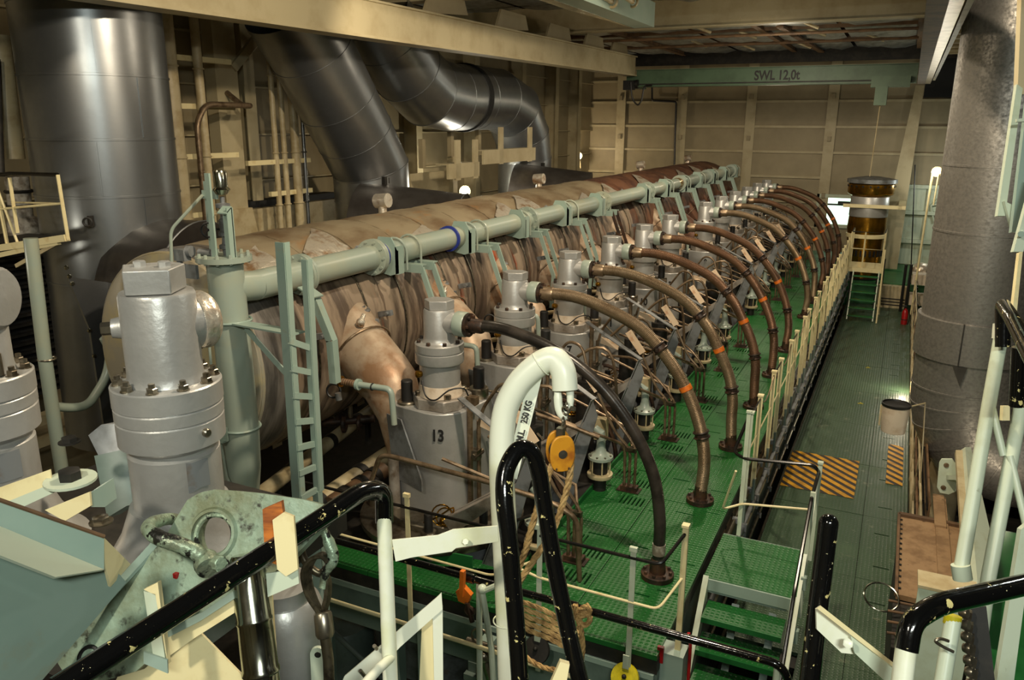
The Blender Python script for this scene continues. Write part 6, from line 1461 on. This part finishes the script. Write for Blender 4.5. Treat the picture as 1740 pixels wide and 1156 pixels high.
tag(MB().tube(fillet([(-9.75, 9.15, 2.0), (-9.75, 9.15, 4.0), (-9.75, 9.35, 4.28), (-9.75, 10.35, 4.28), (-10.1, 10.5, 4.28), (-10.48, 10.55, 4.5)], .15), .045, 10).build('bent_wall_pipe', 'tube'), 'bent bare pipe looping from the cream pipes to the wall column', 'pipe')
t = thing('white_slim_pipe', 'pale pipe sloping down behind the left spare valve', 'pipe', (-8.3, 4.3, 1))
MB().tube([on_x(52, 405, -7.3), on_x(75, 600, -7.3), on_x(95, 735, -7.3), Vector((-7.3, on_x(95, 735, -7.3).y, -2.3))], .064, 16).build('pipe_body', 'mintpipe', t)
MB().ring(on_x(80, 610, -7.3), (0, 0, 1), .078, .01, 18, 6).build('pipe_strap', 'steel', t)
tag(MB().tube(fillet([on_x(176, 574, -7.3), on_x(188, 595, -7.3), on_x(182, 640, -7.3), on_x(150, 690, -7.3), on_x(118, 694, -7.3), on_x(90, 690, -7.3)], .2), .045, 12).build('bent_grab_pipe', 'mintpipe'), 'bent pale green pipe between the left pipe and the receiver end', 'pipe')
t = thing('dark_cream_pipe', 'worn cream lagged pipe at the far top left corner', 'pipe', (-9.6, 5.4, 3))
MB().tube([on_x(-5, 60, -9.4), on_x(22, 270, -9.4)], .13, 18).build('upper_length', 'creamg', t)
MB().tube([on_x(28, 300, -9.4), on_x(40, 400, -9.4)], .13, 18).build('lower_length', 'paper', t)
MB().ball(on_x(42, 390, -9.4), .2, 12).build('bulge', 'paper', t)
for b_ in (325, 350): MB().ring(on_x(32, b_, -9.4), (0, 0, 1), .14, .02, 18, 6).build('strap', 'dark', t)
MB().tube([on_x(-8, 100, -9.2), on_x(0, 300, -9.2)], .05, 10).build('side_pipe', 'dark', t)
t = thing('left_landing', 'small cream railed landing high at the left edge', 'platform', (-8.3, 5.6, 2.9))
Yl = 5.3
def ol(a_, b_, dy=0): return on_y(a_, b_, Yl+dy)
MB().bar(ol(-30, 426), ol(114, 404), .06, .07).bar(ol(-30, 440), ol(100, 412), .04, .05).build('landing_edge', 'cream', t)
MB().prism([ol(-30, 422), ol(112, 402), ol(30, 395, .9), ol(-30, 400, .9)], (0, 0, -.02)).build('landing_plate', 'dark', t)
for a_, b_, c2_, d2_ in ((98, 297, 116, 408), (16, 302, 30, 396), (-4, 330, 14, 424)): MB().bar(ol(a_, b_), ol(c2_, d2_), .035, .012).build('post', 'cream', t)
MB().tube([ol(-10, 305), ol(34, 424)], .014, 8).build('brace', 'cream', t)
MB().tube([ol(-30, 300), ol(16, 295), ol(98, 297)], .02, 8).build('top_rail', 'blkplain', t)
MB().tube([ol(-30, 358), ol(104, 346)], .013, 8).tube([ol(20, 344, .3), ol(104, 346)], .01, 8).build('mid_rail', 'cream', t)
MB().bar(ol(28, 452), ol(96, 414), .03, .04).build('under_brace', 'creamg', t)
# lower machinery glimpsed under the deck front
t = thing('lower_tank', 'dim grey tank with a domed lid below the deck front', 'tank', on_z(590, 1090, -1.5))
c_ = on_z(585, 1110, -1.9)
MB().lathe([(.35, -.4), (.35, .35), (.3, .42), (0, .45)], c_, (0, 0, 1), 26).build('tank_body', 'greydeck', t)
MB().tube([c_+Vector((-.4, -.1, .5)), c_+Vector((.2, -.3, .45)), c_+Vector((.9, -.2, -.1))], .03, 8, smooth=4).build('feed_line', 'greydeck', t)
t = thing('lower_valve_gear', 'greasy valve gear under the folding stay, bottom centre', 'valve', on_y(820, 1110, 4.9))
c_ = on_y(822, 1115, 4.9)
MB().ball(c_, .06, 10).cyl(c_, c_+Vector((.1, 0, -.3)), .04).cyl(c_+Vector((-.15, 0, .1)), c_+Vector((.2, 0, .1)), .03).ring(c_+Vector((0, -.05, .2)), (0, 1, 0), .08, .01, 16, 6).build('gear', 'steel', t)
for x in (-3.35, -2.75): MB().bb(x-.06, x+.06, 5.15, 5.3, -2.2, -.25).build('casing_post', 'mint', casing)
# final pass: nothing of the camera side is needed beyond this point

TINY = ('flange_bolts', 'flange_nuts', 'ring_bolts', 'bonnet_bolts', 'cage_rods', 'top_screws', 'collar_holes', 'port_openings', 'rivets')
for o in bpy.data.objects:
    if o.name.split('.')[0] in TINY: o['kind'] = 'stuff'
